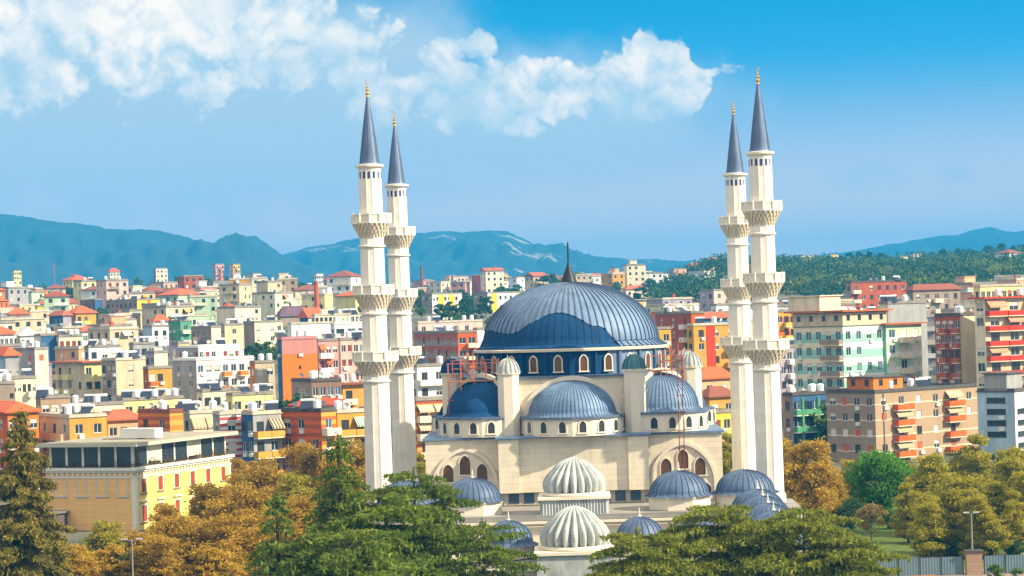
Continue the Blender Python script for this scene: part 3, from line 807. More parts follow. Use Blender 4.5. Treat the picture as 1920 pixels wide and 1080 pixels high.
def facade(mb, p, th, L, z0, z1, cols, rows, mat=0, rmat=None, glass=None, dep=.14, skip=()):
    """wall with real openings: cols [(centre, width)], rows [(sill z, height)]; glass = material index closes the openings at the back"""
    c, s = cos(th), sin(th)
    q = lambda a, d, z: (p[0] + a * c - d * s, p[1] + a * s + d * c, z)
    rmat = mat if rmat is None else rmat
    z = z0
    for ri, (zs, h) in enumerate(sorted(rows)):
        if zs > z + 1e-4: mb.face([q(0, 0, z), q(L, 0, z), q(L, 0, zs), q(0, 0, zs)], mat)
        a = 0; zt = zs + h
        for ci, (cc, w) in enumerate(cols):
            if (ci, ri) in skip: continue
            l, r = cc - w / 2, cc + w / 2
            mb.face([q(a, 0, zs), q(l, 0, zs), q(l, 0, zt), q(a, 0, zt)], mat)
            mb.face([q(l, 0, zs), q(l, dep, zs), q(l, dep, zt), q(l, 0, zt)], rmat)
            mb.face([q(r, dep, zs), q(r, 0, zs), q(r, 0, zt), q(r, dep, zt)], rmat)
            mb.face([q(l, 0, zs), q(r, 0, zs), q(r, dep, zs), q(l, dep, zs)], rmat)
            mb.face([q(l, dep, zt), q(r, dep, zt), q(r, 0, zt), q(l, 0, zt)], rmat)
            if glass is not None: mb.face([q(l, dep, zs), q(r, dep, zs), q(r, dep, zt), q(l, dep, zt)], glass[(ci * 7 + ri * 3) % len(glass)])
            a = r
        mb.face([q(a, 0, zs), q(L, 0, zs), q(L, 0, zt), q(a, 0, zt)], mat)
        z = zt
    mb.face([q(0, 0, z), q(L, 0, z), q(L, 0, z1), q(0, 0, z1)], mat)

def hip_roof(La, Lb, z, h, o=.6, gable=None):
    mb = MB()
    x0, x1, y0, y1 = -o, La + o, -o, Lb + o
    if La >= Lb: k = min((y1 - y0) / 2, (x1 - x0) / 2 - .1); r0, r1 = (x0 + k, (y0 + y1) / 2), (x1 - k, (y0 + y1) / 2)
    else: k = (x1 - x0) / 2; r0, r1 = ((x0 + x1) / 2, y0 + k), ((x0 + x1) / 2, y1 - k)
    if gable == 'x': r0, r1 = (x0, (y0 + y1) / 2), (x1, (y0 + y1) / 2)
    if gable == 'y': r0, r1 = ((x0 + x1) / 2, y0), ((x0 + x1) / 2, y1)
    a, b, c, d = (x0, y0, z), (x1, y0, z), (x1, y1, z), (x0, y1, z)
    p, q = (r0[0], r0[1], z + h), (r1[0], r1[1], z + h)
    if La >= Lb and gable != 'y' or gable == 'x':
        mb.face([a, b, q, p]); mb.face([b, c, q]); mb.face([c, d, p, q]); mb.face([d, a, p])
    else:
        mb.face([a, b, p]); mb.face([b, c, q, p]); mb.face([c, d, q]); mb.face([d, a, p, q])
    mb.prism([a[:2], b[:2], c[:2], d[:2]], z - .22, z - .002)
    return mb
def colmat(c):
    if isinstance(c, str): return plain(C_[c])
    if isinstance(c, tuple) and isinstance(c[0], str): return bands(C_[c[0]], C_[c[1]], c[2], c[3], c[4] if len(c) > 4 else 0.0)
    if isinstance(c, tuple): return plain(c)
    return c
HAND = []   # footprints of the buildings placed one by one
def solve(C, ax, ay, px, py):
    u, _ = ray(px, py); den = ax - ay * u
    return (C.y * u - C.x) / den if abs(den) > 1e-6 else 10
BALC = {}
def balcony_mesh(w, col, dep=1.15, solid=True, awn=None):
    key = (round(w, 1), col, dep, solid)
    if key not in BALC:
        mb = MB(); mb.box(-w / 2, w / 2, -dep, -.002, -.16, 0)
        m1 = mb.mesh("balcony", [plain(C_['cream'])])
        mb = MB()
        if solid:
            mb.box(-w / 2, w / 2, -dep, -dep + .09, .002, .95); mb.box(-w / 2, -w / 2 + .09, -dep + .09, -.002, .002, .95); mb.box(w / 2 - .09, w / 2, -dep + .09, -.002, .002, .95)
        else:
            for i in range(int(w / .22) + 1):
                x = -w / 2 + .03 + (w - .06) * i / int(w / .22); mb.box(x - .02, x + .02, -dep, -dep + .04, .002, .92)
            mb.box(-w / 2, w / 2, -dep - .01, -dep + .05, .921, .98)
        m2 = mb.mesh("parapet", [colmat(col)])
        BALC[key] = (m1, m2)
    return BALC[key]
AWNS = {}
def awning(parent, loc, rz, w, col1, col2, drop=1.1, out=1.0):
    key = (round(w, 1), col1, col2, drop, out)
    if key not in AWNS:
        mb = MB(); a, b = (-w / 2, -.03, 0), (w / 2, -.03, 0); c, d = (w / 2, -out, -drop), (-w / 2, -out, -drop)
        up = lambda p: (p[0], p[1] - .05, p[2] + .05)
        mb.face([up(d), up(c), up(b), up(a)]); mb.face([a, b, c, d]); mb.face([d, c, up(c), up(d)]); mb.face([a, d, up(d), up(a)]); mb.face([c, b, up(b), up(c)])
        mb.face([(d[0], d[1] - .05, d[2] + .04), (c[0], c[1] - .05, c[2] + .04), (c[0], c[1] - .05, c[2] - .25), (d[0], d[1] - .05, d[2] - .25)][::-1])
        AWNS[key] = mb.mesh("awning", [bands(col1, col2, .55, .5, 0, 0)])
    put("awning", AWNS[key], parent, loc, rz)
mb = MB(); mb.box(-.42, .42, -.36, -.004, 0, .62); mb.lathe([(.22, 0), (.22, .02)], 8) if False else None
ACM = mb.mesh("air_conditioner", [WHITE])
def bld(name, label, cat, x0, xc, x1, ytop, d, t, R='win', L='win', cR='cream', cL=None, roof='flat', fl=5, fh=3.0, kR=None, kL=None, kinds=('glass', 'half', 'down', 'dark'),
        balR=(), balL=(), balcol='cream', balw=3.0, solid=True, awn=None, wR=(1.3, 1.45), dep=None, roofmat=None, rh=2.2, seed=0, ac=.0, top=.0, group=None, z_low=None, openrail=False, gable=None, sill=.95, parcol=None):
    rr = random.Random(seed or hash((x0, ytop)) % 9999)
    rr = random.Random(int(x0 * 13 + ytop * 7 + d))
    C = P(xc, ytop, d); t = radians(t)
    ax, ay, bx, by = sin(t), cos(t), -cos(t), sin(t)
    La = min(max(solve(C, ax, ay, x1, ytop), 3), 90) if x1 > xc else (dep or 11)
    Lb = min(max(solve(C, bx, by, x0, ytop), 3), 60) if x0 < xc else (dep or 11)
    if dep and x0 < xc and x1 > xc and t > radians(60): Lb = max(Lb, dep) if Lb < 4 else Lb
    zg = min(terrain(C.x + ax * i * La + bx * j * Lb, C.y + ay * i * La + by * j * Lb) for i in (0, 1) for j in (0, 1)) - .5
    o = thing(name, label, cat, (C.x, C.y, zg), pi / 2 - t, group)
    HAND.append((C.x + (ax * La + bx * Lb) / 2, C.y + (ay * La + by * Lb) / 2, max(La, Lb) / 2 + 3))
    zt = C.z - zg
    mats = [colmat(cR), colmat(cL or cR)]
    mb = MB()
    nfl = int(min(fl, (zt - 1.0) // fh))
    rows = []
    for i in range(nfl):
        zs = zt - .45 - top - (i + 1) * fh + sill
        if zs > .3: rows.append((zs, wR[1]))
    rows.sort()
    faces = [((0, 0), 0.0, La, R, kR, 0, balR), ((0, Lb), -pi / 2, Lb, L, kL, 1, balL)]
    if not balR and not balL and R == 'win' and d < 800 and rr.random() < .7: faces[0] = faces[0][:6] + ((rr.randrange(max(1, kR or int(La / 3.1))),),)
    if not ac and d < 720: ac = .3
    for p, th, Ln, st, k, mi, bal in faces:
        c, s = cos(th), sin(th); at = lambda a, dd: (p[0] + a * c - dd * s, p[1] + a * s + dd * c)
        if st == 'blank' or Ln < 3 or not rows:
            facade(mb, p, th, Ln, 0, zt, [], [], mi); continue
        n = k or max(1, int(Ln / 3.1))
        if st == 'sparse': n = k or 1
        w = min(wR[0], Ln / n * .72)
        cols = [(Ln * (i + .5) / n, w) for i in range(n)]
        if st == 'strip': w = Ln / n * .86; cols = [(Ln * (i + .5) / n, w) for i in range(n)]
        skip = set((i, j) for i in range(n) for j in range(len(rows)) if rr.random() < (.06 if i not in bal else 0))
        facade(mb, p, th, Ln, 0, zt, cols, rows, mi, skip=skip)
        for i, (cc, ww) in enumerate(cols):
            for j, (zs, h) in enumerate(rows):
                if (i, j) in skip: continue
                kd = rr.choice(kinds); m1, m2 = win_mesh(ww, h, kd)
                q = at(cc, 0); wo_ = put("window", m1, o, (q[0], q[1], zs), th); put("frame", m2, wo_)
                if i in bal:
                    bw = min(balw, Ln / n * .96); b1, b2 = balcony_mesh(bw, balcol, solid=solid)
                    q2 = at(cc, -.002); bo = put("balcony", b1, o, (q2[0], q2[1], zs - sill), th); put("parapet", b2, bo)
                    if awn and rr.random() < .55: awning(o, (q2[0], q2[1], zs + h + .35), th, bw * .95, *awn)
                elif ac and rr.random() < ac:
                    q2 = at(cc + ww * .3, 0); put("air_conditioner", ACM, o, (q2[0], q2[1], zs - .78), th)
    # unseen sides and top
    mb.face([(La, 0, 0), (La, Lb, 0), (La, Lb, zt), (La, 0, zt)], 0); mb.face([(La, Lb, 0), (0, Lb, 0), (0, Lb, zt), (La, Lb, zt)], 1)
    mb.face([(0, 0, zt), (La, 0, zt), (La, Lb, zt), (0, Lb, zt)], 0)
    mb.build("wall", mats, o)
    rmat = roofmat or FLAT
    if roof == 'flat':
        mb = MB(); e = .18; hp = .55
        mb.box(-e, La + e, -e, Lb + e, zt + .002, zt + .14, 0)
        for x_0, x_1, y_0, y_1 in ((0, La, 0, .2), (0, La, Lb - .2, Lb), (0, .2, .2, Lb - .2), (La - .2, La, .2, Lb - .2)): mb.box(x_0, x_1, y_0, y_1, zt + .14, zt + hp, 0)
        mb.build("roof", [rmat], o)
    elif roof == 'slab':
        mb = MB(); mb.box(-.9, La + .9, -.9, Lb + .9, zt + .002, zt + .3, 0); mb.build("roof", [rmat], o)
    elif roof == 'hip':
        hip_roof(La, Lb, zt + .23, rh, gable=gable).build("roof", [roofmat or TILE], o)
        if gable:
            mb = MB(); zz = zt + .2; hh = rh * .93
            if gable == 'x': mb.face([(0, 0, zz), (0, Lb, zz), (0, Lb / 2, zz + hh)][::-1]); mb.face([(La, 0, zz), (La, Lb, zz), (La, Lb / 2, zz + hh)])
            else: mb.face([(0, 0, zz), (La, 0, zz), (La / 2, 0, zz + hh)]); mb.face([(0, Lb, zz), (La, Lb, zz), (La / 2, Lb, zz + hh)][::-1])
            mb.build("gable", [mats[0]], o)
    o['dims'] = (La, Lb, zt)
    return o, La, Lb, zt
def at_roof(o, La, Lb, zt, u, v): 
    m = Matrix.Rotation(o.rotation_euler.z, 4, 'Z') @ Vector((La * u, Lb * v, 0))
    return (o.location.x + m.x, o.location.y + m.y, o.location.z + zt)
# rooftop things (each its own object, sharing meshes)
def mk_tank():
    mb = MB(); mb.lathe([(.02, .35), (.55, .35), (.6, .5), (.6, 1.5), (.5, 1.65), (.12, 1.75), (.02, 1.8)], 12)
    a = mb.mesh("tank", [TANKM]); mb = MB()
    for x in (-.4, .4):
        for y in (-.4, .4): mb.box(x - .04, x + .04, y - .04, y + .04, 0, .35)
    mb.box(-.5, .5, -.5, .5, .351, .40)
    return a, mb.mesh("stand", [STEEL])
def mk_solar():
    mb = MB(); mb.face([(-1, -1.0, .25), (1, -1.0, .25), (1, .6, 1.35), (-1, .6, 1.35)]); mb.face([(-1, -1.0, .19), (-1, .6, 1.29), (1, .6, 1.29), (1, -1, .19)])
    mb.face([(-1, -1, .19), (1, -1, .19), (1, -1, .25), (-1, -1, .25)])
    a = mb.mesh("collector", [plain((.02, .03, .06), .12, .1)]); mb = MB(); mb.tube((-1.05, .75, 1.5), (1.05, .75, 1.5), .26, n=10); b = mb.mesh("cylinder_tank", [TANKM])
    mb = MB()
    for x in (-.9, .9): mb.tube((x, .7, 0), (x, .7, 1.3), .04, n=4); mb.tube((x, -.9, 0), (x, -.9, .25), .04, n=4)
    return a, b, mb.mesh("stand", [STEEL])
def mk_dish():
    mb = MB(); mb.lathe([(.02, 0), (.25, .04), (.45, .14), (.46, .17), (.25, .08), (.02, .04)], 12)
    for i, v in enumerate(mb.v): mb.v[i] = (v[0], -v[2] * .9 - v[1] * .45, 1.0 + v[1] * .9)
    a = mb.mesh("dish", [FRW]); mb = MB(); mb.tube((0, .05, 0), (0, .05, 1.0), .035, n=4)
    return a, mb.mesh("mast", [STEEL])
def mk_antenna():
    mb = MB(); mb.tube((0, 0, 0), (0, 0, 3.2), .035, n=4)
    a = mb.mesh("mast", [STEEL]); mb = MB()
    for z, l in ((2.2, .9), (2.6, .7), (3.0, .5)): mb.tube((-l, 0, z), (l, 0, z), .02, n=3)
    mb.tube((0, -.6, 2.6), (0, .6, 2.6), .02, n=3)
    return a, mb.mesh("rod", [STEEL])
TANK, SOLAR, DISH, ANT = mk_tank(), mk_solar(), mk_dish(), mk_antenna()
def roof_item(kind, loc, rz=0):
    if kind == 'tank':
        o = thing("water_tank", "white plastic water tank on a low stand on a flat town roof", "water tank", loc, rz, "white water tanks on the town roofs"); put("tank", TANK[0], o); put("stand", TANK[1], o)
    elif kind == 'solar':
        o = thing("solar_heater", "dark solar water heater with a white cylinder on a flat town roof", "solar heater", loc, rz, "solar water heaters on the town roofs"); put("collector", SOLAR[0], o); put("cylinder_tank", SOLAR[1], o); put("stand", SOLAR[2], o)
    elif kind == 'dish':
        o = thing("satellite_dish", "small white satellite dish on a short mast on a town roof", "satellite dish", loc, rz, "satellite dishes on the town roofs"); put("dish", DISH[0], o); put("mast", DISH[1], o)
    else:
        o = thing("roof_antenna", "thin grey television aerial standing on a town roof", "aerial", loc, rz, "aerials on the town roofs"); put("mast", ANT[0], o); put("rod", ANT[1], o)
ROOFN = [0]
def clutter(b, n, seed=0):
    o, La, Lb, zt = b; rr = random.Random(int(o.location.x * 7 + o.location.y * 3))
    used = []
    n = int(n * 1.7) + 1
    for i in range(n):
        for _ in range(8):
            u, v = rr.uniform(.08, .92), rr.uniform(.08, .75)
            if all(abs(u - a) * La + abs(v - b_) * Lb > 1.8 for a, b_ in used): break
        else: continue
        used.append((u, v)); p = at_roof(o, La, Lb, zt + .141, u, v)
        roof_item(rr.choices(['tank', 'solar', 'dish', 'antenna'], [4, 2, 3, 2])[0], p, rr.uniform(-.5, .9)); ROOFN[0] += 1
def hut(b, u0, u1, v0, v1, h, col='cream', rm=None, wins=True, name="rooftop_hut"):
    """a small rooftop room: part of its building"""
    o, La, Lb, zt = b; mb = MB(); x0, x1, y0, y1 = La * u0, La * u1, Lb * v0, Lb * v1; z0 = zt + .143
    rows = [(z0 + .9, 1.1)] if wins else []
    n = max(1, int((x1 - x0) / 2.6)); m = max(1, int((y1 - y0) / 2.6))
    facade(mb, (x0, y0), 0, x1 - x0, z0, z0 + h, [((x1 - x0) * (i + .5) / n, 1.0) for i in range(n)] if wins else [], rows, 0, glass=[1])
    facade(mb, (x0, y1), -pi / 2, y1 - y0, z0, z0 + h, [((y1 - y0) * (i + .5) / m, 1.0) for i in range(m)] if wins else [], rows, 0, glass=[1])
    mb.face([(x1, y0, z0), (x1, y1, z0), (x1, y1, z0 + h), (x1, y0, z0 + h)], 0); mb.face([(x1, y1, z0), (x0, y1, z0), (x0, y1, z0 + h), (x1, y1, z0 + h)], 0)
    mb.box(x0 - .3, x1 + .3, y0 - .3, y1 + .3, z0 + h, z0 + h + .2, 2)
    mb.build(name, [colmat(col), GLASS, rm or FLAT], o)

# ---- yellow villa with a glazed roof terrace (beside the autumn trees)
def villa():
    C = P(252, 877, 290); t = radians(22)
    ax, ay, bx, by = sin(t), cos(t), -cos(t), sin(t)
    La = solve(C, ax, ay, 431, 850); Lb = solve(C, bx, by, 85, 872)
    zg = -.2; zt = C.z - zg
    o = thing("villa", "two-storey yellow villa with brown shutters and a glazed roof terrace", "villa", (C.x, C.y, zg), pi / 2 - t)
    HAND.append((C.x, C.y + 8, 18))
    YEL = masonry(srgb(240, 212, 120), (.86, .84, .80), 6.0, .36, .8, .08, .03); OCH = masonry(srgb(255, 202, 126), (.86, .84, .80), 6.0, .36, .8, .08, .03)
    TRIM = plain(srgb(236, 230, 214), .7, .08)
    mb = MB(); n = max(4, round(La / 4.4)); cols = [(La * (i + .5) / n, 1.15) for i in range(n)]; rows = [(zt - 7.1, 2.0), (zt - 3.35, 1.75)]
    facade(mb, (0, 0), 0, La, 0, zt, cols, rows, 0)
    facade(mb, (0, Lb), -pi / 2, Lb, 0, zt, [], [], 1)
    mb.face([(La, 0, 0), (La, Lb, 0), (La, Lb, zt), (La, 0, zt)]); mb.face([(La, Lb, 0), (0, Lb, 0), (0, Lb, zt), (La, Lb, zt)])
    mb.build("wall", [YEL, OCH], o)
    shut = MB()
    for x0, x1 in ((-.56, -.015), (.015, .56)):
        shut.box(x0, x1, .05, .10, .04, .96)
        for k in range(9): shut.box(x0 + .06, x1 - .06, .035, .05, .08 + k * .097, .13 + k * .097)
    for i, (c, w) in enumerate(cols):
        for j, (zs, h) in enumerate(rows):
            mb = MB(); mb.face([(-w / 2, .13, 0), (w / 2, .13, 0), (w / 2, .13, h), (-w / 2, .13, h)]); wo_ = mb.build("window", [GLASS], o, (c, 0, zs))
            mb = MB(); mb.v = [(x, y, z * h) for x, y, z in shut.v]; mb.f = shut.f; mb.m = shut.m; mb.build("shutter", [ORS if False else plain(srgb(178, 74, 40), .6, .12)], wo_)
            mb = MB()
            for a, b, c_, d in ((-w / 2 - .18, -w / 2, -.05, h + .05), (w / 2, w / 2 + .18, -.05, h + .05)): mb.box(a, b, -.06, -.002, c_, d)
            mb.box(-w / 2 - .18, w / 2 + .18, -.07, -.002, h + .05, h + .25)
            if j == 0: mb.box(-w / 2 - .4, w / 2 + .4, -.3, -.002, h + .55, h + .72)
            mb.build("surround", [TRIM], wo_)
            mb = MB(); mb.box(-w / 2 - .3, w / 2 + .3, -.2, -.002, -.2, -.055); mb.build("sill", [plain(srgb(150, 140, 130))], wo_)
    # blind windows in the end wall
    nb = 4
    for i in range(nb):
        y = Lb - Lb * (i + .75) / (nb + .35)
        mb = MB()
        for a, b in ((-.85, -.65), (.65, .85)): mb.box(a, b, -.06, -.002, 0, 2.3)
        mb.box(-.85, .85, -.06, -.002, 2.3, 2.5); mb.box(-1.0, 1.0, -.18, -.002, -.18, -.001); mb.build("blind_window", [plain(srgb(220, 214, 204))], o, (0, y, zt - 3.6), -pi / 2)
    mb = MB()
    def ringbox(e, z0, z1, i=None):
        mb.prism([(-e, -e), (La + e, -e), (La + e, Lb + e), (-e, Lb + e)], z0, z1)
    ringbox(.12, zt - 1.35, zt - 1.15); ringbox(.25, zt - .62, zt - .35); ringbox(.5, zt - .349, zt); mb.build("cornice", [TRIM], o)
    mb = MB(); mb.box(0, .32, -.12, -.001, 0, .44); dm = mb.mesh("dentil", [TRIM])
    for i in range(int(Lb / .8)): put("dentil", dm, o, (0, .62 + i * .8, zt - 1.1), -pi / 2)
    for i in range(int(La / .8)): put("dentil", dm, o, (.3 + i * .8, 0, zt - 1.1))
    mb = MB()
    for a, b in (((0, 0), (0, zt)), ((La, 0), (0, zt))): pass
    mb.box(-.06, .5, -.06, -.001, 0, zt - 1.36); mb.box(-.06, -.001, -.001, .5, 0, zt - 1.36); mb.box(La - .5, La + .05, -.06, -.001, 0, zt - 1.36); mb.build("quoin", [TRIM], o)
    # roof terrace: posts, dark glazing, white blinds, flat roof, planter greenery
    zr = zt + 2.75; z0 = zt + .002
    posts = [(x, .55) for x in np.linspace(.55, La - .55, 8)] + [(.55, y) for y in np.linspace(.55, Lb - .55, 6)[1:]]
    for x, y in posts:
        mb = MB(); mb.box(x - .16, x + .16, y - .16, y + .16, z0, zr); mb.build("post", [TRIM], o)
    gx = np.linspace(.55, La - .55, 8); gy = np.linspace(.55, Lb - .55, 6)
    for i in range(7):
        mb = MB(); a, b = gx[i] + .17, gx[i + 1] - .17; white = i in (1, 4)
        mb.box(a, b, .5, .56, z0 + (.0 if not white else .5), zr); mb.build("blind" if white else "glazing", [plain(srgb(238, 226, 196)) if white else GLASS], o)
    for i in range(5):
        mb = MB(); mb.box(.5, .56, gy[i] + .17, gy[i + 1] - .17, z0, zr); mb.build("glazing", [GLASS], o)
    mb = MB(); mb.box(.8, La - .8, .8, Lb - .8, z0, zr - .05); mb.build("terrace_room", [plain((.05, .045, .04))], o)
    mb = MB(); mb.box(-.9, La + .9, -.9, Lb + .9, zr + .002, zr + .42); mb.build("terrace_roof", [plain(srgb(200, 196, 172), .8, .12)], o)
    mb = MB(); mb.box(-.9, La + .9, -.9, Lb + .9, zr + .422, zr + .47); mb.box(La * .3, La * .75, Lb * .3, Lb * .7, zr + .47, zr + .62); mb.build("terrace_roof_top", [plain(srgb(168, 160, 140), .85, .3, .5, (1, 1, 1))], o)
    mb = MB(); mb.box(La * .30, La * .38, Lb * .1, Lb * .5, zr + .63, zr + 1.9); mb.build("chimney", [WHITE], o)
    rs = np.random.RandomState(4); k = 1300
    side = rs.rand(k) < La / (La + Lb); s = rs.rand(k)
    Cn = np.stack([np.where(side, s * La, rs.uniform(-.1, .35, k)), np.where(side, rs.uniform(-.1, .35, k), s * Lb), zt + .05 + np.abs(rs.normal(0, .28, k)) * (1 + .8 * np.sin(s * 40))], 1)
    V_, Q_ = cards(Cn, rs.normal(size=(k, 3)), .28, .14, rs)
    p = put("planter_foliage", fast_mesh("planter_foliage", V_, Q_, leaf((.06, .07, .02), (.22, .12, .05), (.35, .08, .05))), o)
    # low annex at the end wall
    mb = MB(); mb.box(-3.2, -.13, Lb - 3.2, Lb + 2, 0, 2.6); mb.build("annex", [plain((.12, .10, .10))], o)
    mb = MB(); mb.box(-3.6, -.13, Lb - 3.6, Lb + 2.2, 2.602, 2.8); mb.build("annex_roof", [plain(srgb(120, 116, 120))], o)
    return o
villa()
DARKW = ('glass', 'dark', 'glass', 'half')
# ---- apartment blocks on the far side of the park (the shutters, the laundry, the awnings)
TAN = plain(srgb(188, 156, 118), .85, .14)
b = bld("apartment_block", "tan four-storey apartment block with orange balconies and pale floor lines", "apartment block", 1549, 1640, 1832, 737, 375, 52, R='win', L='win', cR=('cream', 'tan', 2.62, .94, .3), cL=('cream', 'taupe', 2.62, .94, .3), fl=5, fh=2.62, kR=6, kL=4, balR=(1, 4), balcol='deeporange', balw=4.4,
        kinds=('glass', 'half', 'down', 'orange', 'dark'), awn=(srgb(222, 190, 150), srgb(200, 160, 120), .9, 1.0), ac=.28, roofmat=FLATD, wR=(1.25, 1.3))
hut(b, .06, .34, .15, .7, 2.3, 'orange', FLATD); clutter(b, 7)
mb = MB(); mb.tube((0, 0, 0), (0, 0, b[3]), .09, n=6); mb.build("drainpipe", [STEEL], b[0], (2.0, -.12, 0))
GB = ('white', 'mint', 3.02, .66, .95)
b = bld("apartment_block", "eight-storey mint green and white banded apartment block with a brown roof edge", "apartment block", 1488, 1580, 1658, 612, 430, 50, R='win', L='win', cR=('white', 'mint', 3.02, .55, .95), cL=('cream', 'mint', 3.02, .55, .95), fl=8, fh=3.02, kR=4, kL=5, balL=(3, 4), balcol='taupe', balw=4.6,
        kinds=('glass', 'blue', 'blue', 'half', 'green'), ac=.35, wR=(1.35, 1.6), sill=.9)
hut(b, -.02, 1.04, -.02, 1.0, 2.4, 'beige', plain(srgb(176, 100, 56), .8, .15), name="attic_storey"); mb = MB(); mb.box(-1.3, b[1] + 1.2, -1.3, b[2] + 1.3, b[3] + 2.78, b[3] + 3.1); mb.build("roof_edge", [plain(srgb(186, 104, 56), .8, .2)], b[0])
mb = MB(); mb.box(0, b[1] * .5, b[2] * .45, b[2] * 1.1, b[3] + 3.102, b[3] + 5.9); mb.box(-.3, b[1] * .53, b[2] * .42, b[2] * 1.13, b[3] + 5.902, b[3] + 6.1); mb.build("rooftop_house", [plain(C_['cream'])], b[0])
b = bld("apartment_block", "white and pale green wing of the banded block, laundry strung below its windows", "apartment block", 1656, 1661, 1727, 609, 437, 52, R='win', L='blank', cR=('white', 'palegreen', 3.02, .62, .95), cL='mint', fl=8, fh=3.02, kR=3, kinds=('blue', 'down', 'glass', 'half'), ac=.4, roofmat=plain(srgb(176, 100, 56), .8, .15), wR=(1.7, 1.6), roof='slab', sill=.9)
LAUN = b
b = bld("apartment_block", "blank white party wall of a block rising behind the banded green block", "apartment block", 1660, 1665, 1737, 570, 470, 60, R='blank', cR='grey', cL='cream', roofmat=FLAT)
clutter(b, 4)
REDB = dict(kinds=('glass', 'tan', 'dark', 'half'), awn=(srgb(224, 180, 140), srgb(206, 110, 70), 1.1, 1.2))
b = bld("apartment_block", "tall block with scarlet balcony bands and striped awnings above the tan block", "apartment block", 1842, 1846, 1990, 560, 425, 62, R='win', cR='beige', cL='cream', fl=8, fh=2.85, kR=4, balR=(0, 1, 2, 3), balcol=srgb(206, 52, 24), balw=9, wR=(2.1, 1.6), roof='slab', roofmat=plain(srgb(206, 60, 26), .7, .1), **REDB); clutter(b, 3)
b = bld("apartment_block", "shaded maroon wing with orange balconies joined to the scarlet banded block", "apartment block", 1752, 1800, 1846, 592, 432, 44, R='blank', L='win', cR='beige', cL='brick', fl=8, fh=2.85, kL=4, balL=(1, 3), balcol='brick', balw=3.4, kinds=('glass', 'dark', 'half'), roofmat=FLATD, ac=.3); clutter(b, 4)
b = bld("apartment_block", "long yellow rooftop storey with a row of dark windows above the scarlet banded block", "apartment block", 1832, 1838, 1918, 538, 520, 70, R='win', cR='paleyellow', fl=6, kR=8, kinds=('glass', 'dark'), roofmat=FLATL)
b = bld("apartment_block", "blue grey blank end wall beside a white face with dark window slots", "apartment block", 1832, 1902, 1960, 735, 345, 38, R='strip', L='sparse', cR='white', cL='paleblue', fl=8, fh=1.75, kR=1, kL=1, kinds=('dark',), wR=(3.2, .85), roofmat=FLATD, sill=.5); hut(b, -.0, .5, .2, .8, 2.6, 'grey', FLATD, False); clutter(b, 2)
b = bld("apartment_block", "dark block with teal corner posts between a minaret and the tan block", "apartment block", 1468, 1486, 1552, 742, 395, 60, R='win', cR='blue', cL='taupe', fl=5, kR=4, balR=(0, 1, 2), balcol='green', balw=4, kinds=('dark', 'blue'), roofmat=FLATD)
for k, u in enumerate((.18, .62, .98)):
    mb = MB(); mb.box(-.22, .22, -.45, -.003, 0, b[3] - .4); mb.build("post", [plain(C_['green'])], b[0], (b[1] * u, -.75, 0))
clutter(b, 4)
b = bld("apartment_block", "purple grey block half hidden by the front minaret near the banded green block", "apartment block", 1440, 1462, 1498, 652, 470, 55, cR='lilac', cL='taupe', fl=7, kR=3, kL=2, balR=(1,), balcol='white', kinds=DARKW); clutter(b, 3)
b = bld("apartment_block", "orange and ochre sliver of a block showing between minaret and banded green block", "apartment block", 1452, 1456, 1492, 585, 520, 65, cR=('ochre', 'deeporange', 3.0, .4), fl=8, kR=3, balR=(1,), balcol='yellow', kinds=DARKW)
b = bld("apartment_block", "dull pink long block with a flat roof in front of the wooded hill", "apartment block", 1588, 1596, 1700, 530, 720, 62, cR='brick', cL='taupe', fl=6, kinds=DARKW, roofmat=FLATD); clutter(b, 3)
b = bld("apartment_block", "grey brown block with many chimneys in front of the wooded hill", "apartment block", 1700, 1712, 1800, 545, 640, 60, cR='taupe', fl=5, kinds=DARKW, roofmat=TILE2, roof='hip', rh=1.6)
b = bld("apartment_block", "purple grey block with bright awning behind the orange and yellow block", "apartment block", 1312, 1338, 1400, 545, 720, 55, cR='palepink', cL='lilac', fl=6, kR=3, kinds=DARKW, balR=(1,), balcol='white')
b = bld("apartment_block", "white small house with arched looking dark windows behind the rear minaret", "house", 1340, 1343, 1372, 573, 640, 65, cR='white', fl=2, kR=2, kinds=DARKW)
b = bld("apartment_block", "rust red block with a cluttered roof next to the great dome", "apartment block", 1229, 1296, 1308, 588, 500, 76, R='blank', L='win', cR='deeporange', cL='brick', fl=7, fh=2.9, kL=3, balL=(2,), balcol='white', kinds=('glass', 'half', 'dark'), dep=14); clutter(b, 7)
b = bld("apartment_block", "bright ochre yellow block with a red stripe between dome and rear minaret", "apartment block", 1296, 1300, 1384, 611, 488, 66, R='win', cR='ochre', fl=6, fh=2.9, kR=3, balR=(2,), balcol='ochre', kinds=('glass', 'dark', 'half'), roofmat=FLATL); clutter(b, 2)
mb = MB(); mb.box(0, 2.2, -.06, -.002, 0, b[3]); mb.build("red_strip", [plain(srgb(206, 60, 20))], b[0], (b[1] * .28, 0, 0))
b = bld("house", "ochre house with wide balcony under the rust red block", "house", 1218, 1222, 1258, 618, 470, 66, cR='ochre', fl=4, kR=2, balR=(0,), balcol='yellow', kinds=DARKW)
b = bld("house", "low house with a dark timber loggia and red roof behind the rear minaret", "house", 1310, 1316, 1372, 598, 560, 64, cR='blue', fl=2, kR=5, roof='hip', rh=1.5, kinds=('dark', 'half'))
b = bld("house", "orange tiled roof house with solar panels beside the half dome", "house", 1306, 1316, 1372, 712, 400, 55, cR='peach', fl=2, roof='hip', rh=2.0, kinds=DARKW, roofmat=TILE3)
b = bld("house", "tawny house with a big window below the orange tiled roof", "house", 1322, 1330, 1378, 746, 372, 55, cR='ochre', fl=3, kR=2, kinds=('half', 'glass'), roof='hip', rh=1.6, roofmat=TILE2)
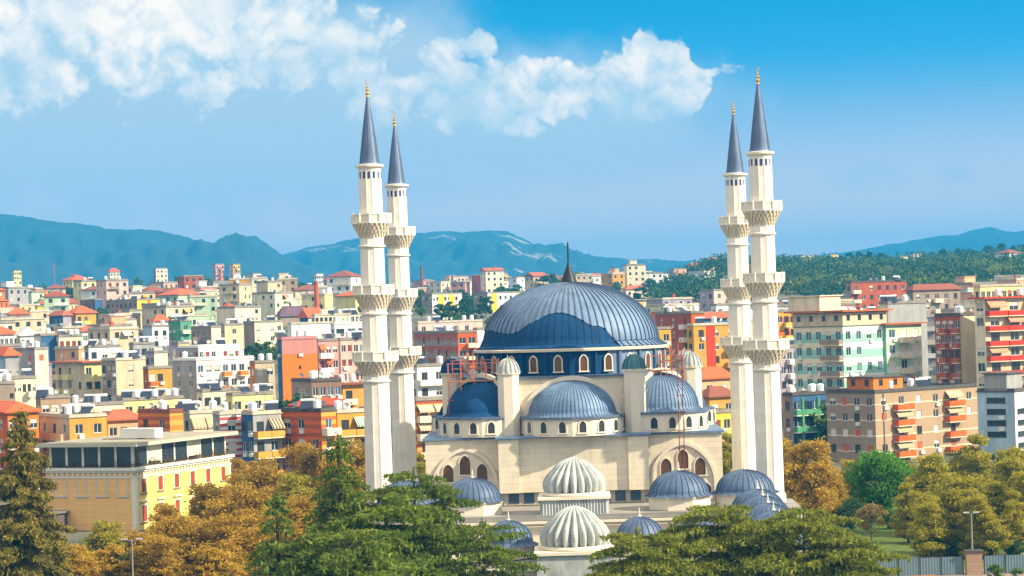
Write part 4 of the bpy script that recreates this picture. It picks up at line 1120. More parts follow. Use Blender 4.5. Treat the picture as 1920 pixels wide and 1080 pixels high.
b = bld("house", "yellow orange house with red window frames next to the rear minaret foot", "house", 1330, 1336, 1372, 775, 350, 55, cR='yellow', fl=3, kR=2, kinds=('brown', 'glass'))
# ---- behind the twin minarets and in front of the dome's far side
b = bld("apartment_block", "white house with a green lower wall between minarets and mosque", "house", 776, 782, 836, 688, 420, 60, cR='white', fl=3, kR=2, balR=(0, 1), balcol='white', kinds=DARKW); clutter(b, 3)
mb = MB(); mb.box(.3, b[1] - .3, -1.3, -1.18, 0, 2.6); mb.build("green_wall", [plain(srgb(70, 150, 70))], b[0], (0, 0, b[3] - 8.6))
b = bld("house", "ochre and rust house with striped awning low between minarets and mosque", "house", 776, 780, 842, 752, 372, 60, cR=('brick', 'ochre', 1.2, .5), fl=4, kR=2, balR=(0, 1), balcol='cream', kinds=DARKW, awn=(srgb(214, 190, 160), srgb(190, 160, 130), 1.0, 1.0))
b = bld("apartment_block", "long rust and grey block with dark windows beside the great dome", "apartment block", 775, 858, 893, 624, 560, 74, R='win', L='win', cR='deeporange', cL=('brick', 'taupe', 3.2, .45, .4), fl=3, fh=3.2, kL=6, kR=2, kinds=('glass', 'blue', 'dark'), wR=(1.8, 1.5), dep=12); clutter(b, 5)
b = bld("house", "narrow bright white house squeezed beside the great dome", "house", 893, 895, 925, 618, 580, 66, R='blank', cR='white')
b = bld("apartment_block", "cream flat roofed houses row with tanks behind the rust block", "apartment block", 778, 784, 905, 606, 640, 62, cR='palepink', fl=3, kinds=DARKW, roofmat=FLATL); clutter(b, 8)
b = bld("apartment_block", "long white block with two bright yellow stripes behind dark pine trees", "apartment block", 790, 810, 866, 552, 900, 48, R='win', L='win', cR='white', cL='taupe', fl=4, kR=8, kL=3, kinds=('glass', 'dark', 'half'))
for u in (.2, .55):
    mb = MB(); mb.box(0, 3.2, -.08, -.002, 0, b[3] - .2); mb.build("yellow_strip", [plain(srgb(240, 206, 30))], b[0], (b[1] * u, 0, 0))
b = bld("apartment_block", "white block with one yellow stripe and brown shaded end next to the dome top", "apartment block", 888, 914, 1000, 550, 890, 46, R='win', L='win', cR='white', cL='taupe', fl=4, kR=9, kL=3, kinds=('glass', 'dark', 'half'))
for u in (.08, .62):
    mb = MB(); mb.box(0, 3.2, -.08, -.002, 0, b[3] - .2); mb.build("yellow_strip", [plain(srgb(240, 206, 30))], b[0], (b[1] * u, 0, 0))
b = bld("apartment_block", "long cream block with a broad yellow band on the slope side of the dome", "apartment block", 1180, 1186, 1306, 563, 880, 62, R='win', cR='cream', fl=3, kR=14, kinds=('glass', 'dark'), roof='slab', roofmat=FLATL)
mb = MB(); mb.box(b[1] * .32, b[1] * .78, -.08, -.002, b[3] - 5.2, b[3] - 3.9); mb.build("yellow_strip", [plain(srgb(240, 214, 70))], b[0])
mb = MB(); mb.box(b[1] * .13, b[1] * .17, -.08, -.002, 0, b[3] - .1); mb.build("yellow_strip", [plain(srgb(236, 190, 50))], b[0])
b = bld("apartment_block", "stepped cream block with orange roof behind the long cream block", "apartment block", 1168, 1174, 1212, 543, 1000, 62, cR='cream', fl=4, kinds=DARKW, roof='hip', rh=1.6)
b = bld("apartment_block", "pale multi balcony block rising above houses on the dome's hill side", "apartment block", 1148, 1152, 1192, 518, 1250, 60, cR='cream', fl=6, kR=4, balR=(0, 2), balcol='peach', kinds=DARKW)
b = bld("apartment_block", "large yellow block with brown shaded end on the far crest beyond the dome", "apartment block", 884, 902, 950, 516, 1250, 60, R='strip', L='blank', cR='yellow', cL='brick', fl=5, kR=3, kinds=('glass',), roofmat=FLATL); clutter(b, 2)
b = bld("apartment_block", "pale pink block with layered balconies on the far crest beyond the dome", "apartment block", 846, 850, 878, 519, 1250, 60, cR='palepink', fl=4, kR=4, balR=(0, 1, 2, 3), balcol='white', kinds=DARKW)
b = bld("house", "white cube house on the far crest just past the dome spire", "house", 1101, 1107, 1124, 519, 1200, 60, cR='white', cL='grey', fl=3, kR=2, kinds=DARKW)
b = bld("apartment_block", "orange block with curved looking balconies climbing the wooded slope", "apartment block", 1253, 1264, 1287, 505, 1300, 60, cR='peach', cL='lilac', fl=5, kR=2, balR=(0, 1), balcol='orange', kinds=DARKW)
for x, y, lab in ((1222, 520, "lowest"), (1236, 526, "second lowest"), (1296, 497, "middle"), (1310, 499, "second highest"), (1330, 487, "highest")):
    bld("house", lab + " of the red roofed houses climbing the wooded slope edge", "house", x - 6, x, x + 18, y + 3, 1380, 58, cR='peach' if x % 4 else 'palepink', fl=2, kR=3, roof='hip', rh=2.4, kinds=DARKW)
# ---- front row of the town, above the autumn trees
ORB = ('orange', 'brick', 1.35, .5)
b = bld("apartment_block", "ochre block with brick red bands and projecting wall behind the dark cedar", "apartment block", 525, 602, 630, 772, 335, 40, R='win', L='win', cR=('ochre', 'deeporange', 1.2, .5), cL=('deeporange', 'brick', 1.2, .5), fl=5, kR=1, kL=3, kinds=('glass', 'blue', 'half'), roofmat=FLATD); clutter(b, 5)
b = bld("apartment_block", "ochre block with green striped awnings beside the front minaret", "apartment block", 622, 632, 690, 775, 338, 58, R='win', cR='ochre', fl=5, kR=2, balR=(0, 1), balcol='ochre', balw=5.6, kinds=('glass', 'dark'), awn=(srgb(196, 206, 190), srgb(120, 160, 130), 1.2, 1.2), roofmat=FLATL); clutter(b, 4)
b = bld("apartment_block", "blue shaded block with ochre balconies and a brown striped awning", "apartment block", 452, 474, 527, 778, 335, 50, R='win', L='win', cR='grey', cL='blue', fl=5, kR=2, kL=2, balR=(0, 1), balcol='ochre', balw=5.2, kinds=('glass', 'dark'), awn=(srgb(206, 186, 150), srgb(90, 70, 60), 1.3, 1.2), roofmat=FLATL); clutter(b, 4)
b = bld("apartment_block", "white block with red horizontal stripes behind the villa's terrace", "apartment block", 405, 412, 456, 778, 338, 62, R='sparse', cR=('white', srgb(200, 60, 50), .95, .5) if False else bands(C_['white'], srgb(206, 84, 74), .95, .5), cL='grey', fl=5, kR=1, kinds=('half', 'down'), roofmat=FLATL); clutter(b, 2)
b = bld("apartment_block", "grey cream block with a long beige awning behind the villa's terrace", "apartment block", 350, 356, 410, 776, 345, 62, R='win', cR='cream', cL='grey', fl=5, kR=2, balR=(0, 1), balcol='cream', balw=4.5, kinds=('dark', 'glass'), awn=(srgb(206, 186, 150), srgb(176, 150, 118), 1.4, 1.2), roofmat=FLATL); clutter(b, 3)
b = bld("apartment_block", "brick orange block with dark stripes over the villa roof", "apartment block", 258, 318, 352, 774, 352, 44, R='blank', L='sparse', cR=('ochre', 'orange', 1.5, .5), cL=('orange', 'brick', 1.2, .5), fl=4, kL=2, kinds=('dark', 'glass'), roofmat=TILE2); clutter(b, 5)
b = bld("apartment_block", "amber block with a single window and white loggia above the villa", "apartment block", 74, 130, 200, 784, 350, 60, R='sparse', L='win', cR='ochre', cL='beige', fl=4, kR=2, kL=3, balL=(0, 1, 2), balcol='peach', kinds=('dark', 'glass'), roofmat=FLATL); clutter(b, 8)
b = bld("apartment_block", "deep orange block behind the top of the tall dark conifer", "apartment block", -60, 14, 72, 775, 350, 60, R='win', L='win', cR='orange', cL='deeporange', fl=4, kR=3, kL=3, kinds=('dark', 'half'), roofmat=TILE3, roof='hip', rh=1.5)
b = bld("apartment_block", "terracotta roofed low range between amber and striped blocks", "house", 196, 202, 262, 790, 362, 60, R='win', cR='peach', fl=3, kR=3, roof='hip', rh=1.6, kinds=DARKW)
# ---- second row
b = bld("apartment_block", "plain brown block with small square windows at the picture's edge", "apartment block", -70, -40, 28, 722, 400, 65, R='win', cR='taupe', fl=6, kR=5, kinds=('dark',), wR=(.7, .8)); clutter(b, 3)
b = bld("apartment_block", "tawny low house with a steep awning and solar panels on its roof", "house", 70, 76, 132, 748, 390, 62, R='win', cR='tan', fl=3, kR=3, kinds=('dark', 'half')); clutter(b, 6)
b = bld("apartment_block", "mauve brown flat block with blue windows in front of the orange tower", "apartment block", 546, 584, 640, 716, 400, 64, R='win', L='win', cR='brown', cL='taupe', fl=3, kR=4, kL=2, kinds=('blue', 'glass'), roofmat=FLATD); clutter(b, 6)
b = bld("house", "yellow stub house with a flat timber roof beside the front minaret", "house", 638, 642, 690, 722, 405, 62, R='win', cR='ochre', fl=2, kR=2, kinds=('dark',), roof='slab', roofmat=TILE2); clutter(b, 2)
b = bld("house", "long low scarlet roofed shed in front of the mauve block", "house", 556, 562, 652, 762, 370, 60, R='blank', cR='beige', roof='hip', rh=.9, roofmat=plain(srgb(206, 70, 40), .7, .15))
b = bld("house", "cream low house with a big dark loggia in front of the white terraced block", "house", 375, 380, 470, 735, 410, 60, R='win', cR='cream', fl=2, kR=5, kinds=('glass', 'half', 'dark')); clutter(b, 8)
b = bld("house", "pale house with an orange awning below the white terraced block", "house", 430, 436, 512, 742, 395, 60, R='win', cR='paleyellow', fl=3, kR=4, kinds=('glass', 'half'), balR=(1,), balcol='deeporange'); clutter(b, 6)
b = bld("house", "long ochre parapet house with many chimneys behind the striped block", "house", 222, 230, 345, 752, 400, 60, R='sparse', cR='paleyellow', fl=3, kR=5, kinds=('brown', 'glass')); clutter(b, 9)
b = bld("house", "grey roofed cream house littered with tanks behind the amber block", "house", 132, 140, 232, 762, 385, 60, R='sparse', cR='cream', fl=3, kR=4, kinds=('brown', 'dark')); clutter(b, 9)
# ---- third row
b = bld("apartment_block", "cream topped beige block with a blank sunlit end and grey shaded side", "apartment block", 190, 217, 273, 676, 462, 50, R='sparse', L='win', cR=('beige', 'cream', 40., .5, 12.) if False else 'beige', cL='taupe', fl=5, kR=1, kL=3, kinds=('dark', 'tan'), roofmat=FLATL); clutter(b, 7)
b = bld("apartment_block", "balconied house with a thin red roof edge and half shaded wall", "apartment block", 103, 158, 190, 680, 470, 55, R='win', L='win', cR='paleyellow', cL='beige', fl=5, kR=2, kL=3, balL=(0, 1), balcol='paleyellow', kinds=('dark', 'glass', 'blue'), roof='slab', roofmat=TILE)
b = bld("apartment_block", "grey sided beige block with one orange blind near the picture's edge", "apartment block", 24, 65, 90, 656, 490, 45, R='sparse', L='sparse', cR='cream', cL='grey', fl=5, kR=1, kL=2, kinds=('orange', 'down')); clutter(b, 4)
b = bld("apartment_block", "orange roofed grey house cut by the picture's edge", "house", -40, 10, 24, 668, 475, 55, R='blank', L='sparse', cR='grey', cL='paleblue', fl=3, roof='hip', rh=1.8, roofmat=TILE3)
b = bld("apartment_block", "long low white block with a row of garage like openings near the edge", "house", -20, -5, 68, 712, 430, 62, R='win', cR='cream', fl=1, kR=8, kinds=('half', 'dark')); clutter(b, 4)
b = bld("apartment_block", "amber narrow house with white window strips beside the white terraced block", "house", 273, 278, 322, 692, 455, 60, R='win', cR='ochre', cL='brick', fl=4, kR=3, balR=(0,), balcol='deeporange', kinds=('down', 'orange', 'dark'))
b = bld("apartment_block", "small cream block behind the amber narrow house", "house", 272, 289, 314, 662, 500, 50, R='blank', L='win', cR='cream', cL='lilac', fl=3, kL=2, kinds=DARKW); clutter(b, 3)
b = bld("apartment_block", "white terraced block, its upper storey set back behind a long white parapet", "apartment block", 334, 372, 450, 652, 480, 52, R='win', L='win', cR='white', cL='grey', fl=2, kR=7, kL=4, kinds=('glass', 'brown', 'half'), wR=(1.1, 1.6), roofmat=WHITE); clutter(b, 2)
b = bld("apartment_block", "white lower terrace with orange blinds before the set back white storey", "apartment block", 324, 368, 476, 676, 466, 52, R='win', L='sparse', cR='white', cL='grey', fl=4, kR=7, kL=2, balR=(3, 5), balcol='orange', kinds=('glass', 'half', 'tan', 'blue'), roofmat=WHITE); clutter(b, 2)
b = bld("house", "yellow stair tower with a purple side behind the white terraced block", "house", 318, 334, 354, 645, 505, 50, R='blank', L='sparse', cR='paleyellow', cL='lilac', fl=3, kinds=('down',))
b = bld("house", "sandy cube house with two windows between white terrace and orange tower", "house", 474, 478, 515, 681, 458, 62, R='sparse', cR='beige', cL='orange', fl=4, kR=2, kinds=('half', 'down', 'orange')); clutter(b, 2)
b = bld("apartment_block", "blank orange party wall tower with three small round windows", "apartment block", 524, 528, 594, 637, 450, 66, R='sparse', L='win', cR=('orange', 'deeporange', 26., .5) if False else plain(srgb(236, 120, 26), .85, .12), cL='blue', fl=4, fh=3.2, kR=1, kinds=('dark',), wR=(.6, .6), roofmat=plain(srgb(190, 130, 130)))
mb = MB(); mb.box(.004, b[1] - .004, -.05, -.002, b[3] - 3.0, b[3] - .02); mb.build("mauve_band", [plain(srgb(196, 132, 120), .85, .15)], b[0])
clutter(b, 2)
b = bld("apartment_block", "pink balconied block joined to the orange tower", "apartment block", 594, 597, 634, 640, 462, 64, R='win', cR='pink', fl=5, kR=3, balR=(0, 1), balcol='white', kinds=('glass', 'half', 'brown'), awn=(srgb(226, 120, 70), srgb(206, 90, 50), .9, 1.0)); clutter(b, 4)
b = bld("apartment_block", "pale pink end of a block beside the front minaret", "apartment block", 634, 638, 684, 638, 470, 64, R='win', cR='palepink', fl=5, kR=4, kinds=('brown', 'green', 'glass')); clutter(b, 4)
# ---- fourth row
b = bld("apartment_block", "long windowless white hall with a flat roof", "hall", 540, 546, 624, 608, 640, 64, R='blank', cR=srgb(226, 226, 226), roofmat=FLATL)
b = bld("apartment_block", "white office block with a blue garage door by the front minaret", "office block", 622, 627, 690, 608, 620, 64, R='sparse', cR='white', fl=3, kR=3, kinds=('dark', 'blue'), wR=(2.4, 1.2), roofmat=WHITE); clutter(b, 3)
b = bld("apartment_block", "long cream arcade house with tall dark openings beside the brick chimney", "house", 584, 590, 690, 592, 700, 64, R='win', cR='cream', fl=1, kR=12, kinds=('dark', 'glass'), wR=(1.5, 1.9), roofmat=FLATL); clutter(b, 3)
b = bld("factory_shed", "blue gabled factory shed with an orange roof at the chimney foot", "factory shed", 562, 578, 606, 596, 760, 50, R='blank', L='sparse', cR='cream', cL='blue', fl=1, roof='hip', rh=3.2, gable='x', roofmat=TILE3)
b = bld("factory_shed", "long dark mauve roofed factory shed behind the blue gable", "factory shed", 520, 526, 582, 594, 790, 60, R='win', cR='taupe', fl=1, roof='hip', rh=3.5, roofmat=plain(srgb(110, 84, 96)), kinds=('dark',))
b = bld("apartment_block", "cream block with orange stairwell strip and grey side behind the orange tower", "apartment block", 456, 477, 530, 605, 650, 50, R='win', L='blank', cR='cream', cL='taupe', fl=4, kR=4, kinds=('glass', 'tan')); clutter(b, 3)
b = bld("apartment_block", "sandy block with a blank sunlit wall next to the orange strip block", "apartment block", 404, 421, 457, 610, 640, 50, R='sparse', L='win', cR='beige', cL='taupe', fl=4, kR=1, kL=2, kinds=('dark', 'glass')); clutter(b, 3)
b = bld("apartment_block", "grey brown balconied block with a cream end, tanks along its roof", "apartment block", 358, 396, 406, 614, 630, 55, R='blank', L='win', cR='cream', cL='taupe', fl=4, kL=4, balL=(1,), balcol='beige', kinds=DARKW); clutter(b, 5)
b = bld("apartment_block", "teal green block with blue windows behind the white terraced block", "apartment block", 315, 338, 358, 603, 660, 52, R='win', L='win', cR='green', cL='green', fl=4, kR=1, kL=3, kinds=('blue', 'glass')); clutter(b, 2)
b = bld("apartment_block", "long pale mint block with arched looking doors below the brown trees", "apartment block", 330, 336, 392, 594, 700, 62, R='win', cR='palegreen', fl=2, kR=7, kinds=('tan', 'half', 'dark'), roofmat=FLATL)
b = bld("house", "plain white block with a grey side and curved red roof behind it", "house", 268, 285, 316, 613, 640, 50, R='sparse', L='blank', cR='white', cL='paleblue', fl=3, kR=2, kinds=('dark',)); clutter(b, 2)
b = bld("house", "small house with a rounded red tile roof above the plain white block", "house", 284, 290, 316, 603, 690, 60, R='sparse', cR='white', fl=1, roof='hip', rh=2.0, roofmat=TILE3)
b = bld("apartment_block", "ridged taupe block with cream blank end and red window shutters", "apartment block", 180, 214, 256, 601, 650, 48, R='sparse', L='win', cR='cream', cL='taupe', fl=5, kR=1, kL=4, kinds=('brown', 'dark', 'half')); clutter(b, 4)
b = bld("house", "amber house with three stacked balconies under an orange hipped roof", "house", 124, 142, 180, 588, 730, 50, R='win', L='win', cR='ochre', cL='brown', fl=4, kR=3, kL=2, balR=(0, 1), balcol='yellow', roof='hip', rh=2.4, roofmat=TILE3, kinds=DARKW)
b = bld("house", "blue balconied house in shade beside the amber house", "house", 92, 118, 126, 592, 720, 50, R='blank', L='win', cR='lilac', cL='blue', fl=4, kL=3, balL=(0, 1, 2), balcol='paleblue', roof='hip', rh=1.6, kinds=DARKW)
b = bld("house", "pale green house with a rust roof near the picture's edge", "house", 15, 18, 54, 590, 720, 60, R='sparse', cR='palegreen', fl=4, kR=4, kinds=('half', 'glass'), roof='hip', rh=1.2, roofmat=TILE3)
b = bld("house", "dark green house cut by the picture's edge", "house", -20, -14, 16, 597, 715, 60, R='sparse', cR='green', fl=3, kR=2, kinds=('dark',))
b = bld("house", "broad white house under a wide orange roof cut by the edge", "house", -40, -10, 34, 628, 600, 58, R='win', cR='white', fl=4, kR=5, roof='hip', rh=2.0, roofmat=TILE3, kinds=DARKW)
b = bld("house", "white and yellow house with a swooping white gable", "house", 34, 38, 66, 630, 590, 58, R='win', cR='white', cL='paleyellow', fl=4, kR=3, roof='hip', gable='y', rh=2.2, roofmat=WHITE, kinds=DARKW)
b = bld("house", "house with a large plain blue wall among cream balconies", "house", 64, 76, 107, 630, 560, 62, R='blank', cR=C_['blue'], cL='cream'); clutter(b, 4)
b = bld("apartment_block", "stacked cream balconies block next to the plain blue wall", "apartment block", 106, 110, 155, 632, 560, 62, R='win', cR='cream', fl=5, kR=4, balR=(2, 3), balcol='cream', kinds=('brown', 'dark', 'glass')); clutter(b, 6)
b = bld("house", "white villa house with teal awning under the taupe block", "house", 148, 152, 182, 622, 600, 60, R='sparse', cR='white', fl=4, kR=2, roof='hip', rh=1.2, kinds=('half', 'green'))
b = bld("house", "white tank covered house in the hollow before the cream topped block", "house", 160, 166, 226, 652, 520, 60, R='sparse', cR='white', cL='grey', fl=3, kR=3, kinds=('dark', 'half')); clutter(b, 9)
b = bld("house", "slate grey house with skylights beside the small cream block", "house", 246, 250, 290, 646, 540, 60, R='sparse', cR='grey', fl=3, kR=3, kinds=('blue', 'dark')); clutter(b, 4)
# ---- fifth row: towards the far hills
b = bld("apartment_block", "brown and grey slab with a sunlit bright yellow end", "apartment block", 198, 257, 300, 563, 800, 46, R='sparse', L='win', cR=srgb(244, 214, 50), cL='taupe', fl=5, kR=2, kL=7, kinds=('dark', 'glass', 'brown'), wR=(1.5, 1.5)); clutter(b, 2)
mb = MB(); mb.box(b[1] * .46, b[1] * .58, -.07, -.002, 0, b[3] - .1); mb.build("brick_strip", [plain(srgb(206, 110, 50))], b[0])
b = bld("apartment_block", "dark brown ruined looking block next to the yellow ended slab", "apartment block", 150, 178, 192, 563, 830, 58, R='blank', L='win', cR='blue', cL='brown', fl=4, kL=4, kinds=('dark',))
b = bld("apartment_block", "long white block nearest the hill road, dark stair windows in shade", "apartment block", 164, 170, 236, 534, 1000, 58, R='win', cR='white', cL='paleblue', fl=4, kR=9, kinds=('glass', 'dark', 'half', 'blue')); clutter(b, 2)
b = bld("apartment_block", "middle long white block of three in a line", "apartment block", 236, 240, 301, 539, 990, 60, R='win', cR='white', cL='paleblue', fl=3, kR=9, kinds=('glass', 'dark', 'half', 'blue'))
b = bld("apartment_block", "lowest long white block of the line, half behind brown trees", "apartment block", 300, 304, 364, 546, 980, 60, R='win', cR='white', cL='paleblue', fl=3, kR=8, kinds=('glass', 'dark', 'half', 'blue'))
b = bld("apartment_block", "white cube block with one tall blue window behind the poplars", "apartment block", 398, 419, 440, 547, 960, 50, R='sparse', L='win', cR='white', cL='paleblue', fl=3, kR=1, kL=3, kinds=('blue', 'glass'))
b = bld("house", "wide white villa under a broad orange roof", "house", 82, 92, 128, 574, 850, 55, R='win', cR='white', fl=3, kR=5, roof='hip', rh=3.2, roofmat=TILE3, kinds=DARKW)
b = bld("house", "yellow small house next to the broad orange roof", "house", 66, 70, 88, 575, 840, 60, R='sparse', cR='yellow', fl=3, kR=2, kinds=DARKW)
b = bld("house", "orange roofed brick house below the brown trees", "house", 407, 424, 448, 583, 800, 55, R='sparse', L='sparse', cR='cream', cL='brick', fl=2, roof='hip', rh=2.6, roofmat=TILE3, kinds=DARKW)
b = bld("house", "grey green glass roofed block in the old town", "house", 92, 94, 116, 548, 930, 60, R='strip', cR='palegreen', fl=3, kR=2, kinds=('down',))
b = bld("apartment_block", "dusky pink block on the wooded knoll's crest", "apartment block", 398, 404, 420, 496, 1500, 58, R='win', cR='pink', cL='lilac', fl=4, kR=3, balR=(1,), balcol='brick', kinds=DARKW)
b = bld("apartment_block", "amber block next to the pink block on the wooded knoll", "apartment block", 430, 437, 450, 496, 1500, 58, R='win', cR='yellow', cL='peach', fl=4, kR=3, balR=(1,), balcol='ochre', kinds=DARKW)
b = bld("house", "pale stepped house on the crest between the cypresses", "house", 288, 292, 314, 504, 1480, 58, R='win', cR='cream', cL='brown', fl=4, kR=3, kinds=DARKW)
b = bld("house", "orange roofed villa on the crest under the long ridge", "house", 202, 206, 224, 510, 1500, 58, R='win', cR='cream', fl=2, kR=3, roof='hip', rh=2.4, kinds=DARKW, roofmat=TILE3)
b = bld("house", "olive yellow house on the crest near the picture's edge", "house", 22, 26, 40, 508, 1480, 58, R='win', cR='paleyellow', fl=4, kR=3, kinds=DARKW)
b = bld("house", "white house with six square windows on the slope by the front minaret", "house", 634, 641, 662, 524, 1150, 52, R='win', L='win', cR='white', cL='blue', fl=3, kR=3, roof='hip', rh=1.4, kinds=('dark', 'brown'))
b = bld("house", "peach villa with orange roof on the slope above the chimney", "house", 607, 613, 630, 526, 1180, 55, R='win', cR='peach', fl=2, kR=3, roof='hip', rh=2.2, kinds=DARKW, roofmat=TILE3)
b = bld("house", "white frame house with open storeys high above the chimney", "house", 590, 593, 606, 514, 1300, 58, R='win', cR='white', fl=2, kR=3, kinds=('dark',))
b = bld("house", "lemon and pale blue house in the trees on the slope", "house", 529, 534, 548, 519, 1250, 55, R='win', cR='paleyellow', cL='white', fl=3, kR=2, kinds=DARKW)
b = bld("house", "peach and orange apartment house beside the dark knoll wood", "house", 462, 474, 490, 514, 1300, 50, R='win', L='win', cR='peach', cL='palepink', fl=4, kR=2, balR=(0, 1), balcol='orange', kinds=DARKW)
# wooded hill houses
b = bld("house", "bright yellow house at the top of the wooded hill", "house", 1553, 1557, 1572, 478, 1500, 60, R='win', cR='yellow', fl=3, kR=2, kinds=DARKW)
b = bld("house", "long white wall like building across the wooded hill", "house", 1603, 1608, 1664, 490, 1420, 62, R='blank', cR='white', roofmat=FLATL)
b = bld("house", "pale pink house with dark windows in the hill's trees", "house", 1706, 1712, 1728, 477, 1480, 60, R='win', cR='palepink', fl=4, kR=3, kinds=DARKW)
b = bld("house", "little cream house beside the pink house in the hill's trees", "house", 1685, 1689, 1702, 482, 1450, 60, R='win', cR='cream', fl=2, kR=2, kinds=DARKW)
b = bld("house", "white low house alone among trees high on the hill", "house", 1804, 1810, 1836, 502, 1350, 60, R='sparse', cR='white', fl=1, kR=3, kinds=DARKW)

# chimneys and masts
def stack(label, px, ytop, d, r, cat="chimney", col=srgb(206, 104, 56), h=None):
    p = P(px, ytop, d); z0 = terrain(p.x, p.y) - 1; hh = p.z - z0
    o = thing("factory_chimney", label, cat, (p.x, p.y, z0))
    mb = MB(); mb.lathe([(r * 1.35, 0), (r, hh)], 16); mb.build("shaft", [masonry(col, (.75, .7, .65), .5, .18, .85, .2, .02)], o)
    mb = MB(); mb.lathe([(r * .98, hh - 1.2), (r * 1.15, hh - 1.0), (r * 1.15, hh), (r * .7, hh), (r * .7, hh - .6)], 16); mb.build("rim", [plain(tuple(c * .7 for c in col))], o)
stack("tall round brick chimney rising over the blue gabled factory shed", 592.5, 527, 770, .75)
stack("slim dark brick chimney on the far crest by the rear minaret", 790, 500, 1250, .7, col=srgb(140, 92, 84))
p = P(101, 492, 1500); z0 = terrain(p.x, p.y)
o = thing("radio_mast", "thin red radio mast on the far crest", "mast", (p.x, p.y, z0 - 1)); mb = MB()
for k in range(3):
    a = 2 * pi * k / 3; mb.tube((.7 * cos(a), .7 * sin(a), 0), (.15 * cos(a), .15 * sin(a), p.z - z0 + 1), .14, n=4)
mb.build("lattice", [plain(srgb(190, 110, 110))], o)

# ---- laundry under the pale green wing
o, La, Lb, zt = LAUN
LC = [(.8, .8, .78), (.1, .12, .25), (.55, .2, .2), (.7, .72, .8), (.3, .3, .34), (.75, .6, .5), (.2, .3, .5)]
def laundry(u0, u1, z, label, seed):
    rr = random.Random(seed); R = Matrix.Rotation(o.rotation_euler.z, 4, 'Z')
    a = R @ Vector((La * u0, -.8, 0)); t_ = thing("laundry_line", label, "laundry", (o.location.x + a.x, o.location.y + a.y, o.location.z + z), o.rotation_euler.z)
    w = La * (u1 - u0); mb = MB(); mb.tube((0, 0, 0), (w, 0, 0), .02, n=4); mb.tube((.1, 0, 0), (.1, .79, -.2), .03, n=4); mb.tube((w - .1, 0, 0), (w - .1, .79, -.2), .03, n=4); mb.build("line", [STEEL], t_)
    x = .15
    while x < w - .7:
        ww, hh = rr.uniform(.45, .8), rr.uniform(.7, 1.5); mb = MB(); n = 4
        for i in range(n):
            xa, xb = x + ww * i / n, x + ww * (i + 1) / n; ya, yb = -.05 - .06 * (i % 2), -.05 - .06 * ((i + 1) % 2)
            mb.face([(xa, ya, -hh), (xb, yb, -hh), (xb, -.025, .02), (xa, -.025, .02)]); mb.face([(xa, .03, .02), (xb, .03, .02), (xb, .05 - yb * .2, -hh), (xa, .05 - ya * .2, -hh)])
        mb.build("garment", [plain(rr.choice(LC), .9, .1)], t_); x += ww + rr.uniform(.05, .25)
laundry(.06, .92, zt - 10.3, "upper line of dark and white washing outside the pale green wing", 3)
laundry(.02, .8, zt - 17.2, "lower line of washing outside the pale green wing", 5)
print("hand", len(HAND), "roof", ROOFN[0], "obj", len(bpy.data.objects))
# ------------------------------------------------------------------ the rest of the old town: small houses up the slopes
PAL = [("white", 'white', 7), ("cream", 'cream', 7), ("pale yellow", 'paleyellow', 4), ("pale pink", 'palepink', 3), ("peach", 'peach', 3), ("beige", 'beige', 3), ("grey", 'grey', 2), ("pale green", 'palegreen', 1.2), ("pale blue", 'paleblue', 1.2),
       ("orange", 'orange', 1.2), ("ochre", 'ochre', 1.2), ("tan", 'tan', 1.5), ("lilac", 'lilac', 1), ("brick red", 'brick', .8), ("pink", 'pink', .8)]
ROOFS = [("an orange tiled hip roof", 'hip', TILE3, 2), ("a red gabled roof", 'gable', TILE, 1.4), ("a brown hip roof", 'hip', TILE2, 1.6), ("a flat grey roof", 'flat', FLAT, 5.5), ("a flat pale roof", 'flat', FLATL, 6)]
FEAT = [("and a brick chimney", 'chim', 3), ("and a long balcony", 'balc', 3), ("and a rooftop hut", 'hut', 2), ("and brown shutters", 'shut', 3), ("and plain windows", 'none', 4), ("and a coloured awning", 'awn', 2)]
NUMW = {1: "one-storey", 2: "two-storey", 3: "three-storey", 4: "four-storey", 5: "five-storey", 6: "six-storey"}
SHUT = plain(srgb(120, 74, 50), .7)
used_labels = set()
HUTM = plain(C_['cream'])
def zone(px, d):
    if px < 690:
        if d > 1330: return "on the far crest under the long blue ridge" if px < 420 else "on the far crest under the pale rock face"
        if d > 1050: return "on the slope above the three long white blocks" if px < 400 else "among trees on the slope over the chimney"
        if d > 760: return "around the yellow ended slab" if px < 400 else "near the brick chimney"
        return "in the crowded roofs behind the villa" if px < 330 else "in the crowded roofs around the orange tower"
    if px < 1240: return "on the crest beyond the dome" if d > 1150 else "between the dome and the yellow striped blocks"
    return "at the foot of the wooded hill" if d < 900 else "up on the wooded hill"
